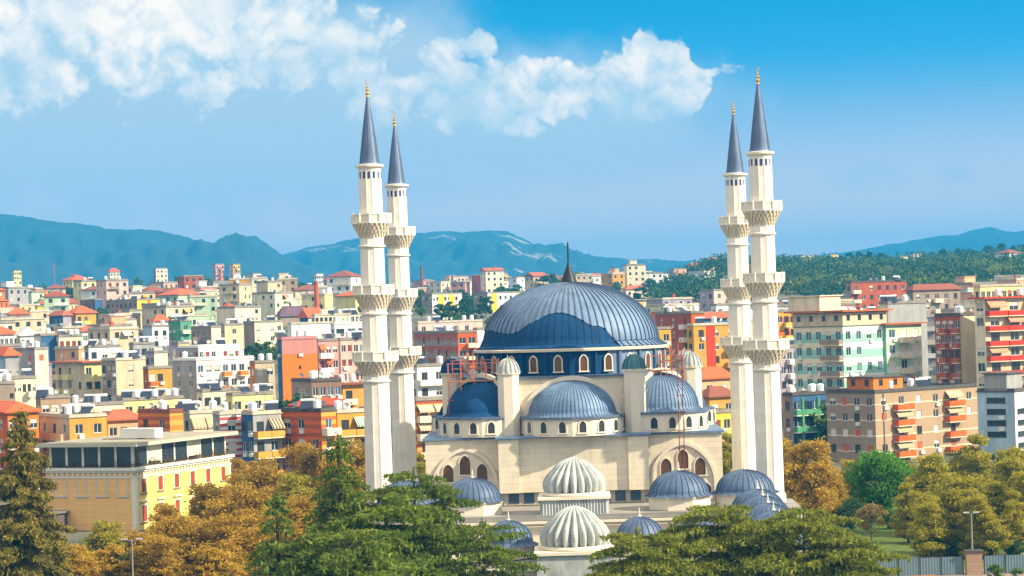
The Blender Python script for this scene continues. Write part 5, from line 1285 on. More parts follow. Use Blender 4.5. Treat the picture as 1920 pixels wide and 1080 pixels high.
def fill_house(px, d, w, dp, fl, rot, rr):
    x, _ = ray(px, 600); X, Y = x * d, d
    for hx, hy, hr in HAND:
        if (X - hx) ** 2 + (Y - hy) ** 2 < (hr + max(w, dp) * .62) ** 2: return None
    for _ in range(40):
        c = rr.choices(PAL, [p[2] for p in PAL])[0]; r = rr.choices(ROOFS, [p[3] for p in ROOFS])[0]; f = rr.choices(FEAT, [p[2] for p in FEAT])[0]
        if f[1] == 'hut' and r[1] != 'flat': continue
        kind = "house" if fl <= 3 else "block"
        lab = f"{c[0]} {NUMW[fl]} {kind} with {r[0]} {f[0]} {zone(px, d)}"
        ws = lab.split()
        if lab in used_labels: continue
        if len(ws) > 16: lab = lab.replace("a brick chimney", "chimney").replace("a long balcony", "balcony").replace("a coloured awning", "awning").replace("a rooftop hut", "hut")
        if len(lab.split()) > 16: lab = lab.replace(" tiled", "").replace("flat ", "")
        if len(lab.split()) > 16 or lab in used_labels: continue
        used_labels.add(lab); break
    else: return None
    HAND.append((X, Y, max(w, dp) / 2))
    zs = [terrain(X + a, Y + b) for a in (-w / 2, w / 2) for b in (-dp / 2, dp / 2)]
    zg = min(zs) - .4; h = fl * 3.0 + .7 + (max(zs) - min(zs))
    o = thing("house" if fl <= 3 else "apartment_block", lab, "house" if fl <= 3 else "apartment block", (X, Y, zg), rot)
    v = rr.uniform(.9, 1.05); col = tuple(min(1, q * v) for q in C_[c[1]])
    n = max(2, int(w / 2.9)); m = max(2, int(dp / 3.1)); rows = [(h - 2.1 - 3.0 * i, 1.4) for i in range(fl)]
    x0, x1, y0, y1 = -w / 2, w / 2, -dp / 2, dp / 2
    mb = MB(); gl = [2, 2, 3, 2] if f[1] != 'shut' else [4, 4, 2]
    facade(mb, (x0, y0), 0, w, 0, h, [(w * (i + .5) / n, 1.25) for i in range(n)], rows, 0, glass=gl, dep=.2, skip={(i, j) for i in range(n) for j in range(fl) if rr.random() < .1})
    facade(mb, (x0, y1), -pi / 2, dp, 0, h, [(dp * (i + .5) / m, 1.1) for i in range(m)] if rr.random() < .75 else [], rows, 0, glass=gl, dep=.2, skip={(i, j) for i in range(m) for j in range(fl) if rr.random() < .2})
    facade(mb, (x1, y0), pi / 2, dp, 0, h, [(dp * (i + .5) / m, 1.1) for i in range(m)] if rr.random() < .75 else [], rows, 0, glass=gl, dep=.2, skip={(i, j) for i in range(m) for j in range(fl) if rr.random() < .2})
    mb.face([(x1, y1, 0), (x0, y1, 0), (x0, y1, h), (x1, y1, h)]); mb.face([(x0, y0, h), (x1, y0, h), (x1, y1, h), (x0, y1, h)])
    mb.build("wall", [plain(tuple(round(q, 2) for q in col)), GLASS, GLASS, BLIND[0], SHUT], o)
    if r[1] == 'flat':
        mb = MB(); mb.box(x0 - .25, x1 + .25, y0 - .25, y1 + .25, h + .002, h + .16); mb.box(x0, x1, y0, y0 + .2, h + .16, h + .7); mb.box(x0, x0 + .2, y0 + .2, y1, h + .16, h + .7); mb.box(x1 - .2, x1, y0 + .2, y1, h + .16, h + .7)
        ro = mb.build("roof", [r[2]], o); zt = h + .17
        if d < 1000 and rr.random() < .6:
            for k in range(rr.randint(1, 3)):
                M = Matrix.Rotation(rot, 4, 'Z') @ Vector((rr.uniform(x0 + 1, x1 - 1), rr.uniform(y0 + 1, 0), 0)); roof_item(rr.choice(['tank', 'tank', 'solar', 'dish', 'antenna']), (X + M.x, Y + M.y, zg + zt), rr.uniform(0, 1)); ROOFN[0] += 1
    else:
        rh = min(w, dp) * rr.uniform(.18, .26); g = None if r[1] == 'hip' else ('x' if w >= dp else 'y')
        hm = hip_roof(w, dp, h + .23, rh, .55, g); hm.v = [(a - w / 2, b - dp / 2, cc) for a, b, cc in hm.v]; ro = hm.build("roof", [r[2]], o); zt = h + rh * .6
        if g:
            mb = MB(); zz = h + .2; hh = rh * .92
            if g == 'x': mb.face([(x0, y0, zz), (x0, y1, zz), (x0, 0, zz + hh)][::-1]); mb.face([(x1, y0, zz), (x1, y1, zz), (x1, 0, zz + hh)])
            else: mb.face([(x0, y0, zz), (x1, y0, zz), (0, y0, zz + hh)]); mb.face([(x0, y1, zz), (x1, y1, zz), (0, y1, zz + hh)][::-1])
            mb.build("gable", [plain(tuple(round(q, 2) for q in col))], o)
    if f[1] == 'chim':
        mb = MB(); cx, cy_ = rr.uniform(-.3, .3) * w, rr.uniform(-.2, .2) * dp; mb.box(cx - .4, cx + .4, cy_ - .35, cy_ + .35, h, zt + 1.6); mb.box(cx - .5, cx + .5, cy_ - .45, cy_ + .45, zt + 1.601, zt + 1.75); mb.build("chimney", [plain(C_['brick'])], ro)
    elif f[1] == 'hut':
        mb = MB(); a = w * rr.uniform(.3, .5); cx = rr.uniform(x0, x1 - a); mb.box(cx, cx + a, -.5, y1 - .4, h + .17, h + 2.7); mb.box(cx - .3, cx + a + .3, -.8, y1 - .2, h + 2.702, h + 2.9); mb.build("rooftop_hut", [plain(C_[rr.choice(['cream', 'white', 'peach'])])], o)
    elif f[1] == 'balc':
        for k in range(fl - 1 if fl > 1 else 1):
            zb = h - 3.15 - 3.0 * k; a = w * .55; cx = rr.choice([-.2, .18]) * w; mb = MB(); mb.box(cx - a / 2, cx + a / 2, y0 - 1.2, y0 - .003, zb, zb + .15); mb.box(cx - a / 2, cx + a / 2, y0 - 1.2, y0 - 1.1, zb + .151, zb + 1.05); mb.build("balcony", [plain(C_[rr.choice(['white', 'cream', c[1]])])], o)
    elif f[1] == 'awn':
        for k in range(1 + (fl > 2)):
            ca, cb = rr.choice([((.5, .08, .04), (.7, .6, .5)), ((.05, .2, .25), (.7, .7, .65)), ((.62, .22, .04), (.75, .5, .2)), ((.1, .25, .1), (.7, .7, .6))])
            awning(o, (rr.uniform(-.2, .2) * w, y0 - .002, h - .5 - 3.0 * k), 0, w * .4, ca, cb, 1.0, 1.2)
    if d < 900:
        for k in range(fl):
            if f[1] != 'balc' and rr.random() < .4:
                zb = h - 3.15 - 3.0 * k; a = rr.uniform(2.4, 4.0); cx = rr.uniform(x0 + a / 2, x1 - a / 2); mb = MB(); mb.box(cx - a / 2, cx + a / 2, y0 - 1.1, y0 - .003, zb, zb + .15); mb.box(cx - a / 2, cx + a / 2, y0 - 1.1, y0 - 1.0, zb + .151, zb + 1.0); mb.build("balcony", [plain(C_[rr.choice(['white', 'cream', 'beige', 'taupe', 'orange'])])], o)
            if rr.random() < .5: put("air_conditioner", ACM, o, (rr.uniform(x0 + 1, x1 - 1), y0, h - 3.2 - 3.0 * k + rr.uniform(.1, .3)))
            if rr.random() < .35: put("air_conditioner", ACM, o, (x0, rr.uniform(y0 + 1, y1 - 1), h - 3.2 - 3.0 * k + .2), -pi / 2)
        if rr.random() < .4:
            ca = rr.choice([(.55, .12, .05), (.62, .5, .36), (.62, .30, .06), (.25, .4, .3)]); awning(o, (rr.uniform(-.25, .25) * w, y0 - .002, h - .45), 0, rr.choice([2.5, 3.5]), ca, tuple(min(.8, q * 1.5 + .1) for q in ca), .9, 1.2)
        if rr.random() < .35:
            mb = MB()
            for k in range(fl): mb.box(x0 - .06, x1 + .06, y0 - .06, y0 - .004, h - 3.2 - 3.0 * k, h - 3.02 - 3.0 * k)
            mb.build("string_course_moulding", [plain(C_['cream'])], o)
    return o
rr = random.Random(5); nf = 0
rows = list(np.arange(505, 720, 24)) + list(np.arange(730, 1120, 30)) + list(np.arange(1130, 1640, 36))
for d in rows:
    d = float(d); step = (15.5 if d < 720 else 14.5 if d < 1150 else 15) * F / d
    for lo, hi, keep in ((-30, 690, .95 if d < 1100 else .72), (776, 1240, .75 if d < 1300 else .6), (1240, 1930, .1 if d > 700 or d < 480 else .75)):
        px = lo + rr.uniform(0, step)
        while px < hi:
            k = keep
            if 330 < px < 690 and d > 1000: k *= .55            # wooded slope behind the poplars
            if 370 < px < 470 and d > 1200: k *= .3
            if px > 1240 and d < 480: k = 0
            if px > 1240 and d > 900: k = .012
            if 560 < px < 690 and 800 < d < 1000: k *= .3
            if d > 1560: k *= .5
            if rr.random() < k and nf < 330:
                fl = rr.choices([1, 2, 3, 4, 5], [1, 4, 5, 2.5, 1] if d > 760 else [2, 5, 3.5, 1, 0])[0]
                if d > 1250: fl = min(fl, 3)
                if px > 1240 and d > 580: fl = min(fl, 2)
                sz = 1 if d < 900 else .82; w, dp = rr.uniform(8, 13.5) * sz, rr.uniform(8, 12) * sz
                if fill_house(px + rr.uniform(-.2, .2) * step, d + rr.uniform(-8, 8), w, dp, fl, rr.choice([.55, .62, .7, .45, .9, .2, -.25]) + rr.uniform(-.06, .06), rr): nf += 1
            px += step * rr.uniform(.85, 1.15)
print("fill", nf, len(bpy.data.objects))

# ------------------------------------------------------------------ trees
def tube_set(mb, pts, r0, r1, n=6):
    for i in range(len(pts) - 1):
        a, b = r0 + (r1 - r0) * i / (len(pts) - 1), r0 + (r1 - r0) * (i + 1) / (len(pts) - 1); mb.tube(pts[i], pts[i + 1], a, b, n)
def broad_mesh(h, r, seed, mat, nleaf=6000, leafl=.42, clear=.22, clumps=46, shape='round', gap=.35):
    """crown of leaf clumps on limbs, with gaps; returns (crown, trunk)"""
    rs = np.random.RandomState(seed); rr = random.Random(seed)
    zc = h * clear; Hc = h - zc; K = []
    leaders = [(rs.uniform(0, r * .62), rs.uniform(0, 2 * pi), rs.uniform(.62, 1.0)) for _ in range(7)]; leaders[0] = (r * .1, 0, 1.0)
    for i in range(clumps):
        if shape == 'multi':
            lr, la, lh = leaders[i % 7]; t = rs.rand() ** .8; w = r * .46 * (1 - t * .82) ** .8 * (.75 + .5 * min(1, t * 4)); a = rs.rand() * 2 * pi; q = rs.rand() ** .5 * w
            K.append(np.array([lr * cos(la) + q * cos(a), lr * sin(la) + q * sin(a), zc + Hc * lh * (t * .96 + .02)])); continue
        for _ in range(50):
            t = rs.rand() ** .8; a = rs.rand() * 2 * pi
            if shape == 'round': prof = sin(pi * min(1, (t * .9 + .1))) ** .55
            elif shape == 'cone': prof = (1 - t) ** .75 * .98 + .05
            elif shape == 'poplar': prof = .9 * sin(pi * (t * .85 + .12)) ** .6
            else: prof = (t ** .5) * (1 - max(0, t - .8) * 3)          # umbrella
            rad = r * prof * rs.uniform(.35, 1.0) ** .6
            p = np.array([rad * cos(a), rad * sin(a), zc + Hc * (t * .9 + .04)])
            if all(np.linalg.norm((p - q) / np.array([1, 1, .8])) > r * .22 for q in K[-30:]): break
        K.append(p)
    K = np.array(K); cr = r * (rs.uniform(.20, .36, clumps) if shape != 'multi' else rs.uniform(.10, .23, clumps))
    idx = rs.choice(clumps, nleaf, p=cr ** 2 / (cr ** 2).sum())
    Dv = rs.normal(size=(nleaf, 3)); Dv /= np.linalg.norm(Dv, axis=1, keepdims=True); Dv[:, 2] = Dv[:, 2] * .8 + .1
    rad = cr[idx] * (rs.rand(nleaf) ** .35) * np.where(rs.rand(nleaf) < .16, rs.uniform(1.1, 1.9, nleaf), 1)
    C = K[idx] + Dv * rad[:, None] * np.array([1.15, 1.15, .85])
    L = rs.uniform(.65, 1.35, nleaf) * leafl
    V_, Q_ = cards(C, Dv * .6 + rs.normal(size=(nleaf, 3)) + np.array([0, 0, -.25]), L, L * .62, rs)
    crown = fast_mesh("crown", V_, Q_, mat)
    mb = MB(); tr = max(.12, h * .018)
    tube_set(mb, [(0, 0, 0), (tr * .4, 0, h * .2), (0, tr * .5, h * .45), (tr * .3, 0, h * .8)], tr * 1.2, tr * .3, 7)
    for i in rs.choice(clumps, min(clumps, 16), replace=False):
        p = K[i]; s = (0, 0, max(h * .12, p[2] - .55 * np.hypot(p[0], p[1]) - .1 * h))
        m = (p[0] * .5, p[1] * .5, (s[2] + p[2]) / 2 - .03 * h); tube_set(mb, [s, m, tuple(p)], tr * .5, tr * .12, 5)
    return crown, mb.mesh("trunk", [BARK])
def cedar_mesh(h, spread, seed, mat, levels=16, flat=False, dens=1.0, base=.12, droop=.25, card=.5, per=5, irr=.2):
    """tiers of horizontal branches with hanging sprays"""
    rs = np.random.RandomState(seed); mb = MB(); CC = []; DD = []; LL = []
    tr = h * .02
    tube_set(mb, [(0, 0, 0), (0, 0, h * .5), (0, 0, h * .97)], tr * 1.3, tr * .15, 8)
    for li in range(levels):
        t = (li + rs.uniform(-.2, .2)) / levels; t = min(max(t, 0), .995); z = h * (base + (1 - base) * t)
        R = spread * ((1 - t) ** .85 * .95 + .05) if not flat else spread * (1 - t ** 2.6) ** .6 * (.75 + .25 * rs.rand()) + .3
        nb = max(3, int(per + 1 - 2 * t + rs.rand())) ; a0 = rs.rand() * 6.3
        for b in range(nb):
            a = a0 + 2 * pi * b / nb + rs.uniform(-.35, .35); L = R * rs.uniform(.92 - irr, .92 + irr); up = rs.uniform(.05, .22) if not flat else rs.uniform(.02, .30)
            dv = np.array([cos(a), sin(a), 0]); sv = np.array([-sin(a), cos(a), 0])
            pt = lambda s: np.array([0, 0, z]) + dv * L * s + np.array([0, 0, L * (up * s - droop * s * s)])
            tube_set(mb, [tuple(pt(s)) for s in (0, .35, .7, .97)], max(.05, tr * .4 * (1 - t * .6)), .025, 5)
            ntw = max(4, int(L * 3.6 * dens))
            for k in range(ntw):
                s = .16 + .84 * (k + rs.rand()) / ntw; sd = 1 if k % 2 else -1
                tl = L * (.42 if flat else .34) * (1.05 - s) ** .6 * rs.uniform(.6, 1.2) + .25; o = pt(min(s, 1)); ang = rs.uniform(.5, 1.0)
                td = dv * cos(ang) + sv * sd * sin(ang)
                nc = max(3, int(tl * 10 * dens))
                q = (np.arange(nc) + rs.rand(nc)) / nc
                P_ = o + td * (tl * q)[:, None] + np.array([0, 0, 1]) * (-droop * tl * q ** 2 * .8)[:, None] + rs.normal(size=(nc, 3)) * np.array([.10, .10, .07])
                CC.append(P_); dd = td + rs.normal(size=(nc, 3)) * .55 + np.array([0, 0, -.30 if not flat else .12]); DD.append(dd); LL.append(np.full(nc, card) * rs.uniform(.6, 1.25, nc))
                if not flat or rs.rand() < .75:      # hanging sprays
                    m = max(2, nc // 2); q = rs.rand(m); CC.append(o + td * (tl * q)[:, None] - np.array([0, 0, 1]) * (rs.rand(m) * .5 * (.4 + .6 * q))[:, None]); DD.append(np.array([0, 0, -1.0]) + rs.normal(size=(m, 3)) * .35); LL.append(np.full(m, card * 1.1))
    # leader
    n = 40; CC.append(np.stack([rs.normal(0, .12, n), rs.normal(0, .12, n), h * rs.uniform(.9, 1.0, n)], 1)); DD.append(np.array([0, 0, 1.]) + rs.normal(size=(n, 3)) * .7); LL.append(np.full(n, card * .8))
    C = np.concatenate(CC); D = np.concatenate(DD); L = np.concatenate(LL)
    V_, Q_ = cards(C, D, L, L * .34, rs)
    return fast_mesh("crown", V_, Q_, mat), mb.mesh("trunk", [BARK])
def tree(name, meshes, label, X, Y, rz=0, s=1.0, group=None, z=None, sx=None):
    t = thing(name, label, "tree", (X, Y, (terrain(X, Y) if z is None else z) - .1), rz, group)
    for n, m in zip(("crown", "trunk"), meshes):
        o = put(n, m, t); o.scale = (sx or s, sx or s, s)
    return t
def tree_px(name, meshes, label, px, ytop, d, mh, rz=0, group=None, sx=1.0):
    p = P(px, ytop, d); z0 = terrain(p.x, p.y); s = (p.z - z0) / mh
    return tree(name, meshes, label, p.x, p.y, rz, s, group, sx=s * sx)
G_CEDAR = leaf((.05, .11, .018), (.23, .29, .03), (.50, .52, .08), .42)
G_CEDAR2 = leaf((.11, .15, .02), (.32, .34, .04), (.52, .46, .08), .42)
G_CONIF = leaf((.13, .12, .025), (.36, .29, .05), (.58, .44, .10), .42)
AUT = leaf((.27, .17, .025), (.66, .43, .05), (.84, .64, .13), .48)
AUT2 = leaf((.38, .24, .03), (.68, .47, .06), (.78, .60, .13), .48)
OLIVE = leaf((.20, .21, .02), (.58, .49, .045), (.80, .66, .10), .5)
GREEN = leaf((.06, .18, .02), (.16, .38, .035), (.28, .50, .06), .45)
DKG = leaf((.035, .08, .03), (.075, .16, .05), (.16, .25, .07), .35)
MIDG = leaf((.07, .14, .03), (.18, .27, .05), (.32, .38, .08), .4)
PALEG = leaf((.15, .24, .04), (.32, .44, .08), None, .4)
BRN = leaf((.18, .13, .05), (.36, .27, .09), (.48, .36, .13), .4)

# --- trees in front of the mosque
tree_px("cedar", cedar_mesh(18, 6.2, 1, G_CEDAR, 22, dens=1.15, droop=.34, card=.5, per=6), "tall dark green cedar with drooping sprays before the twin minarets", 633, 806, 178, 18)
tree_px("cedar", cedar_mesh(12.5, 4.8, 2, G_CEDAR, 16, dens=1.1, droop=.32, card=.48, per=6), "smaller pointed cedar next to the tall dark one", 518, 920, 172, 12.5)
tree_px("cedar", cedar_mesh(14, 5.6, 3, G_CEDAR, 12, True, 1.0, .3, .20, .48, 8), "wide layered green cedar reaching before the porch domes", 775, 872, 182, 14)
tree_px("cedar", cedar_mesh(11, 7.0, 4, G_CEDAR, 10, True, 1.05, .35, .2, .46, 8), "low spreading green cedar at the bottom between the two pointed ones", 640, 980, 158, 11)
tree_px("cedar", cedar_mesh(12, 6.0, 12, G_CEDAR, 11, True, 1.0, .3, .2, .48, 8), "green cedar filling the space between the tall one and the wide layered one", 722, 905, 170, 12)
tree_px("cedar", cedar_mesh(11, 5.2, 14, G_CEDAR, 8, True, .95, .35, .16, .46, 6), "green cedar with open boughs against the white gate wall", 905, 968, 172, 11)
tree_px("cedar", cedar_mesh(12, 8.8, 5, G_CEDAR2, 12, True, 1.0, .25, .24, .48, 8), "broad golden green cedar hiding the arcade domes", 1345, 940, 178, 12)
tree_px("cedar", cedar_mesh(12, 7.6, 6, G_CEDAR2, 11, True, 1.0, .25, .24, .48, 8), "golden green cedar beside the foot of the front minaret, below the green round tree", 1505, 938, 176, 12)
tree_px("cedar", cedar_mesh(10, 6.2, 7, G_CEDAR2, 9, True, 1.05, .25, .24, .46, 8), "lowest golden green cedar by the gate wall, cut by the picture's bottom", 1195, 985, 166, 10)
tree_px("cedar", cedar_mesh(9, 5.4, 8, G_CEDAR2, 9, True, 1.05, .25, .24, .46, 7), "golden green cedar whose tips touch the metal fence", 1580, 992, 172, 9)
tree_px("conifer", cedar_mesh(20, 5.0, 9, G_CONIF, 32, dens=1.4, droop=.28, card=.5, per=7, irr=.42), "tall olive brown conifer beside the villa's annex", 38, 762, 200, 20)
# --- autumn plane trees
A1 = broad_mesh(12, 5.2, 21, AUT, 23000, .36, .06, 150, 'multi'); A2 = broad_mesh(12, 5.6, 22, AUT, 24000, .36, .06, 160, 'multi'); A3 = broad_mesh(12, 4.8, 23, AUT2, 19000, .36, .06, 130, 'multi'); A4 = broad_mesh(12, 5.4, 24, OLIVE, 23000, .36, .06, 150, 'multi')
O1 = broad_mesh(12, 4.6, 25, OLIVE, 20000, .36, .08, 130, 'multi'); O2 = broad_mesh(12, 5.4, 26, OLIVE, 24000, .36, .05, 160, 'multi'); Y1 = broad_mesh(12, 4.9, 27, AUT2, 23000, .36, .03, 150, 'multi')
GR = broad_mesh(10, 4.4, 28, GREEN, 16000, .38, .16, 70); SM = broad_mesh(6, 2.6, 29, BRN, 2600, .35, .3, 24); DK = broad_mesh(6, 3.0, 30, DKG, 4000, .36, .1, 30)
for m, lab, px, y, d in ((A1, "rust orange plane tree right before the villa's corner shutters", 390, 905, 250), (A2, "rust orange plane tree under the blue shaded block", 500, 862, 262), (A1, "rust plane tree between dark cedar and banded ochre block", 588, 832, 285),
                         (A2, "dense rust plane tree close beside the front minaret at the villa end", 655, 825, 290), (A4, "olive brown plane tree beneath the villa's end wall", 190, 978, 232), (A2, "low rust plane tree at the villa's corner foot", 305, 945, 236),
                         (A1, "rust plane tree by the tall olive conifer, low in front of the annex", 112, 1000, 224), (A3, "golden plane tree behind the street lamp", 250, 985, 226), (A2, "rust plane tree between the small pointed cedar and the villa", 452, 905, 240),
                         (A1, "rust plane tree low beside the street lamp at the picture's bottom", 352, 968, 218), (A4, "brownish plane tree in front of the striped awning block", 548, 890, 255), (A2, "rust tree peeping out behind the villa's far corner", 440, 860, 315),
                         (A2, "rust plane tree in front of the small pointed cedar's villa side", 425, 965, 216), (A3, "golden rust plane tree low between conifer and street lamp", 160, 1015, 212), (A1, "rust plane tree cut by the picture's bottom corner under the conifer", 40, 1000, 206), (A4, "olive gold plane tree low between conifer and annex", 90, 1018, 216), (A3, "golden plane tree low on the conifer side of the street lamp", 205, 1012, 214),
                         (A1, "rust gold plane tree just past the street lamp", 290, 1000, 210), (A3, "golden plane tree cut by the bottom beside the small pointed cedar", 385, 1010, 204), (A2, "rust plane tree behind the low spreading green cedar", 560, 930, 226)):
    tree_px("plane_tree", m, lab, px, y, d, 12, rz=px * .37, sx=1.25)
tree_px("plane_tree", O1, "brown plane tree between the rear minaret and the porch at the villa end", 790, 850, 300, 12, rz=2)
tree_px("plane_tree", O1, "olive tree between mosque wall and rear minaret, apartment end", 1362, 812, 320, 12, rz=1)
tree_px("round_shrub", DK, "dark green bush at the street lamp's foot", 262, 1030, 214, 6); tree_px("round_shrub", DK, "dark green bush under the small pointed cedar", 390, 1050, 206, 6)
# --- right of the mosque
tree_px("plane_tree", Y1, "golden plane tree with a pointed top beside the front minaret", 1503, 820, 262, 12, rz=.4, sx=1.05)
tree_px("plane_tree", A3, "small golden plane tree between pointed golden tree and green round tree", 1568, 872, 268, 12, rz=2.2)
tree_px("round_tree", GR, "bright green round tree before the tan apartment block", 1652, 846, 270, 10)
for m, px, y, d, lab in ((O2, 1745, 848, 255, "olive golden plane tree next to the bright green round tree"), (O1, 1828, 816, 268, "tallest olive golden plane tree below the blue grey end wall"), (O2, 1905, 838, 258, "olive golden plane tree cut by the picture's edge"),
                         (A4, 1785, 890, 234, "olive plane tree in front, over the metal fence gate"), (O2, 1742, 925, 232, "low olive plane tree standing over the fence near the lawn"), (A4, 1838, 930, 230, "low olive plane tree right behind the gate pillar"), (O1, 1905, 920, 231, "low olive plane tree behind the last fence panels"), (O2, 1870, 900, 242, "greenish plane tree over the fence near the edge"), (O1, 1700, 905, 246, "slender olive plane tree rising from the lawn"),
                         (A4, 1945, 880, 240, "half seen olive plane tree at the edge over the fence"), (Y1, 1600, 858, 300, "golden plane tree standing behind the green round tree"), (O2, 1700, 862, 298, "olive plane tree close under the tan block's drainpipe corner"),
                         (O1, 1790, 860, 300, "olive plane tree close under the tan block's far balconies"), (A4, 1880, 845, 296, "olive plane tree at the foot of the white slotted face"), (A3, 1540, 850, 300, "golden tree at the foot of the dark teal posted block"), (A2, 1478, 872, 305, "rust golden tree right behind the front minaret's foot")):
    tree_px("plane_tree", m, lab, px, y, d, 12, rz=px, sx=1.12)
tree_px("small_tree", SM, "small brownish tree standing on the lawn", 1632, 945, 250, 6)
tree_px("round_shrub", DK, "dark bush on the lawn behind the small brownish tree", 1672, 958, 262, 6, rz=1); tree_px("round_shrub", DK, "dark green bush between golden plane and green round tree", 1597, 935, 262, 6, rz=2)
for i, (px, lab) in enumerate(((1730, "dark shrub by the fence below the slender olive plane"), (1790, "dark shrub by the fence beside the gate pillar"), (1850, "dark shrub behind the fence past the gate pillar"), (1905, "dark shrub behind the fence at the picture's edge"))):
    tree_px("round_shrub", DK, lab, px, 1012, 232 - i, 6, rz=i)
tree_px("round_shrub", broad_mesh(3, 1.4, 33, MIDG, 1200, .3, .05, 14), "leafy green shrub in front of the fence past the gate pillar", 1865, 1056, 206, 3); tree_px("round_shrub", broad_mesh(3, 1.2, 34, MIDG, 900, .3, .05, 12), "yellow green shrub in front of the fence by the lamp post", 1905, 1064, 205, 3)
for i, px in enumerate((1622, 1655, 1690, 1722, 1756, 1790, 1822, 1856, 1890, 1925)):
    tree_px("round_shrub", (DK if i % 3 else SM), ("dark evergreen bush in the shade along the back of the lawn" if i % 3 else "brownish low tree in the row along the back of the lawn"), px, 968 + (i * 37) % 30, 272 - (i * 11) % 8, 6, rz=i, group="understory bushes at the back of the lawn" if i % 3 else "low brownish trees at the back of the lawn", sx=1.3)
# --- lawn and path, fence, gate pillar, lamps
p0, p1 = P(1590, 1030, 240), P(2000, 1030, 240)
def sheet(name, pts, z, m, **kw):
    mb = MB(); mb.face([(x, y, z) for x, y in pts]); return mb.build(name, [m], **kw)
GRASS = plain((.10, .16, .02), .95, .45, .6, (1, 1, 1))
sheet("lawn", [(28, 221), (80, 221), (80, 300), (24, 300)], .006, GRASS, kind='structure')
sheet("path", [(30, 231), (80, 229), (80, 232), (30, 234)], .012, plain((.30, .24, .2), .9, .2), kind='structure')
sheet("pavement", [(20, 190), (80, 190), (80, 217), (20, 217)], .006, plain((.28, .23, .19), .9, .3, .8, (1, 1, 1)), kind='structure')
PANEL = plain(srgb(112, 134, 146), .45, .14, .8, (1, 1, 1), .3)
fy = 216.0; fx0 = P(1645, 1050, fy).x; fz = 1.75
fo = thing("metal_fence", "grey sheet metal site fence with dark posts at the lawn's edge", "fence", (fx0, fy, 0))
n = 12; pw_ = 2.05
for i in range(n):
    mb = MB(); xa = i * pw_ + .07; xb = (i + 1) * pw_ - .07; k = 14
    for j in range(k):
        a, b = xa + (xb - xa) * j / k, xa + (xb - xa) * (j + 1) / k; ya, yb = (.03 * (j % 2), .03 * ((j + 1) % 2))
        mb.face([(a, ya, .08), (b, yb, .08), (b, yb, fz), (a, ya, fz)])
    if i != 4: mb.build("sheet_panel", [PANEL], fo)
    mb = MB(); mb.box(i * pw_ - .05, i * pw_ + .05, -.06, .06, 0, fz + .1); mb.build("post", [plain((.06, .06, .06))], fo)
po = thing("gate_pillar", "brown stone gate pillar standing in the metal fence", "pillar", (fx0 + 4.5 * pw_, fy, 0))
mb = MB(); mb.box(-.75, .75, -.4, .4, 0, 2.15); mb.build("shaft", [masonry(srgb(170, 140, 118), (.7, .7, .7), .6, .3)], po); mb = MB(); mb.box(-.9, .9, -.52, .52, 2.152, 2.35); mb.build("cap", [plain((.10, .08, .08))], po)
mb = MB(); mb.box(0, 1, 0, 1, 0, 1)
for k, (px, d_, lab, c_) in enumerate(((1725, 210, "long orange brick pallet in front of the metal fence", (.55, .22, .08)), (1690, 209, "pale stacked boards in front of the metal fence", (.5, .38, .25)))):
    p = P(px, 1075, d_); o_ = thing("pallet", lab, "pallet", (p.x, d_, 0), .1)
    mb = MB(); mb.box(-1.5, 1.5, -.5, .5, .16, .75); mb.build("load", [masonry(c_, (.6, .6, .6), .4, .15)], o_)
    for q in (-1.2, 0, 1.2): mb = MB(); mb.box(q - .1, q + .1, -.5, .5, 0, .155); mb.build("bearer", [BARK], o_)
def lamp(label, px, ytop, d, arm=1.0):
    p = P(px, ytop, d); h = p.z; o = thing("street_lamp", label, "street lamp", (p.x, p.y, 0))
    mb = MB(); mb.tube((0, 0, 0), (0, 0, h), .11, .06, 8); mb.build("pole", [plain(srgb(150, 150, 150), .5)], o)
    for s in (-1, 1):
        mb = MB(); mb.tube((0, 0, h - .3), (s * .5 * arm, 0, h), .035, n=5); mb.tube((s * .5 * arm, 0, h), (s * 1.0 * arm, 0, h + .05), .035, n=5); mb.build("arm", [STEEL], o)
        mb = MB(); mb.box(s * 1.0 * arm - .3, s * 1.0 * arm + .3, -.12, .12, h, h + .13); mb.build("lamp_head", [plain(srgb(190, 190, 190), .4)], o)
lamp("pale twin armed street lamp in front of the rust trees below the villa", 247, 1012, 208, .7)
lamp("tall thin street lamp behind the fence beside the gate pillar", 1821, 962, 224, .5)
# ------------------------------------------------------------------ far trees
T_DK = broad_mesh(9, 3.4, 41, DKG, 1500, .85, .12, 26); T_MD = broad_mesh(9, 3.6, 42, MIDG, 1500, .85, .12, 26); T_PO = broad_mesh(16, 2.3, 43, PALEG, 1600, .9, .06, 30, 'poplar'); T_PN = broad_mesh(9, 4.2, 44, MIDG, 1400, .8, .45, 24, 'umbrella'); T_BR = broad_mesh(12, 5.0, 45, BRN, 1900, .9, .1, 34); T_CY = broad_mesh(10, 1.3, 46, DKG, 900, .7, .03, 20, 'poplar')
for px, y, lab in ((457, 535, "pale green poplar nearest the white cube block"), (497, 543, "pale green poplar in the middle of the poplar stand"), (512, 541, "pale poplar just beside the middle one"), (527, 543, "broad pale poplar toward the chimney side"), (541, 545, "last pale poplar of the stand, beside the chimney"), (479, 550, "short dark poplar in the stand's shade")):
    tree_px("poplar", T_PO if y < 549 else T_DK, lab, px, y, 900, 16 if y < 549 else 9, rz=px, sx=1.25)
for px, y, lab in ((380, 547, "big olive brown tree hiding a white block's end"), (352, 553, "olive brown tree beside the big one"), (330, 562, "lower olive brown tree of the three"), (510, 575, "russet tree below the poplars"), (480, 578, "small golden tree below the poplars")):
    tree_px("broad_tree", T_BR, lab, px, y, 860, 12, rz=px)
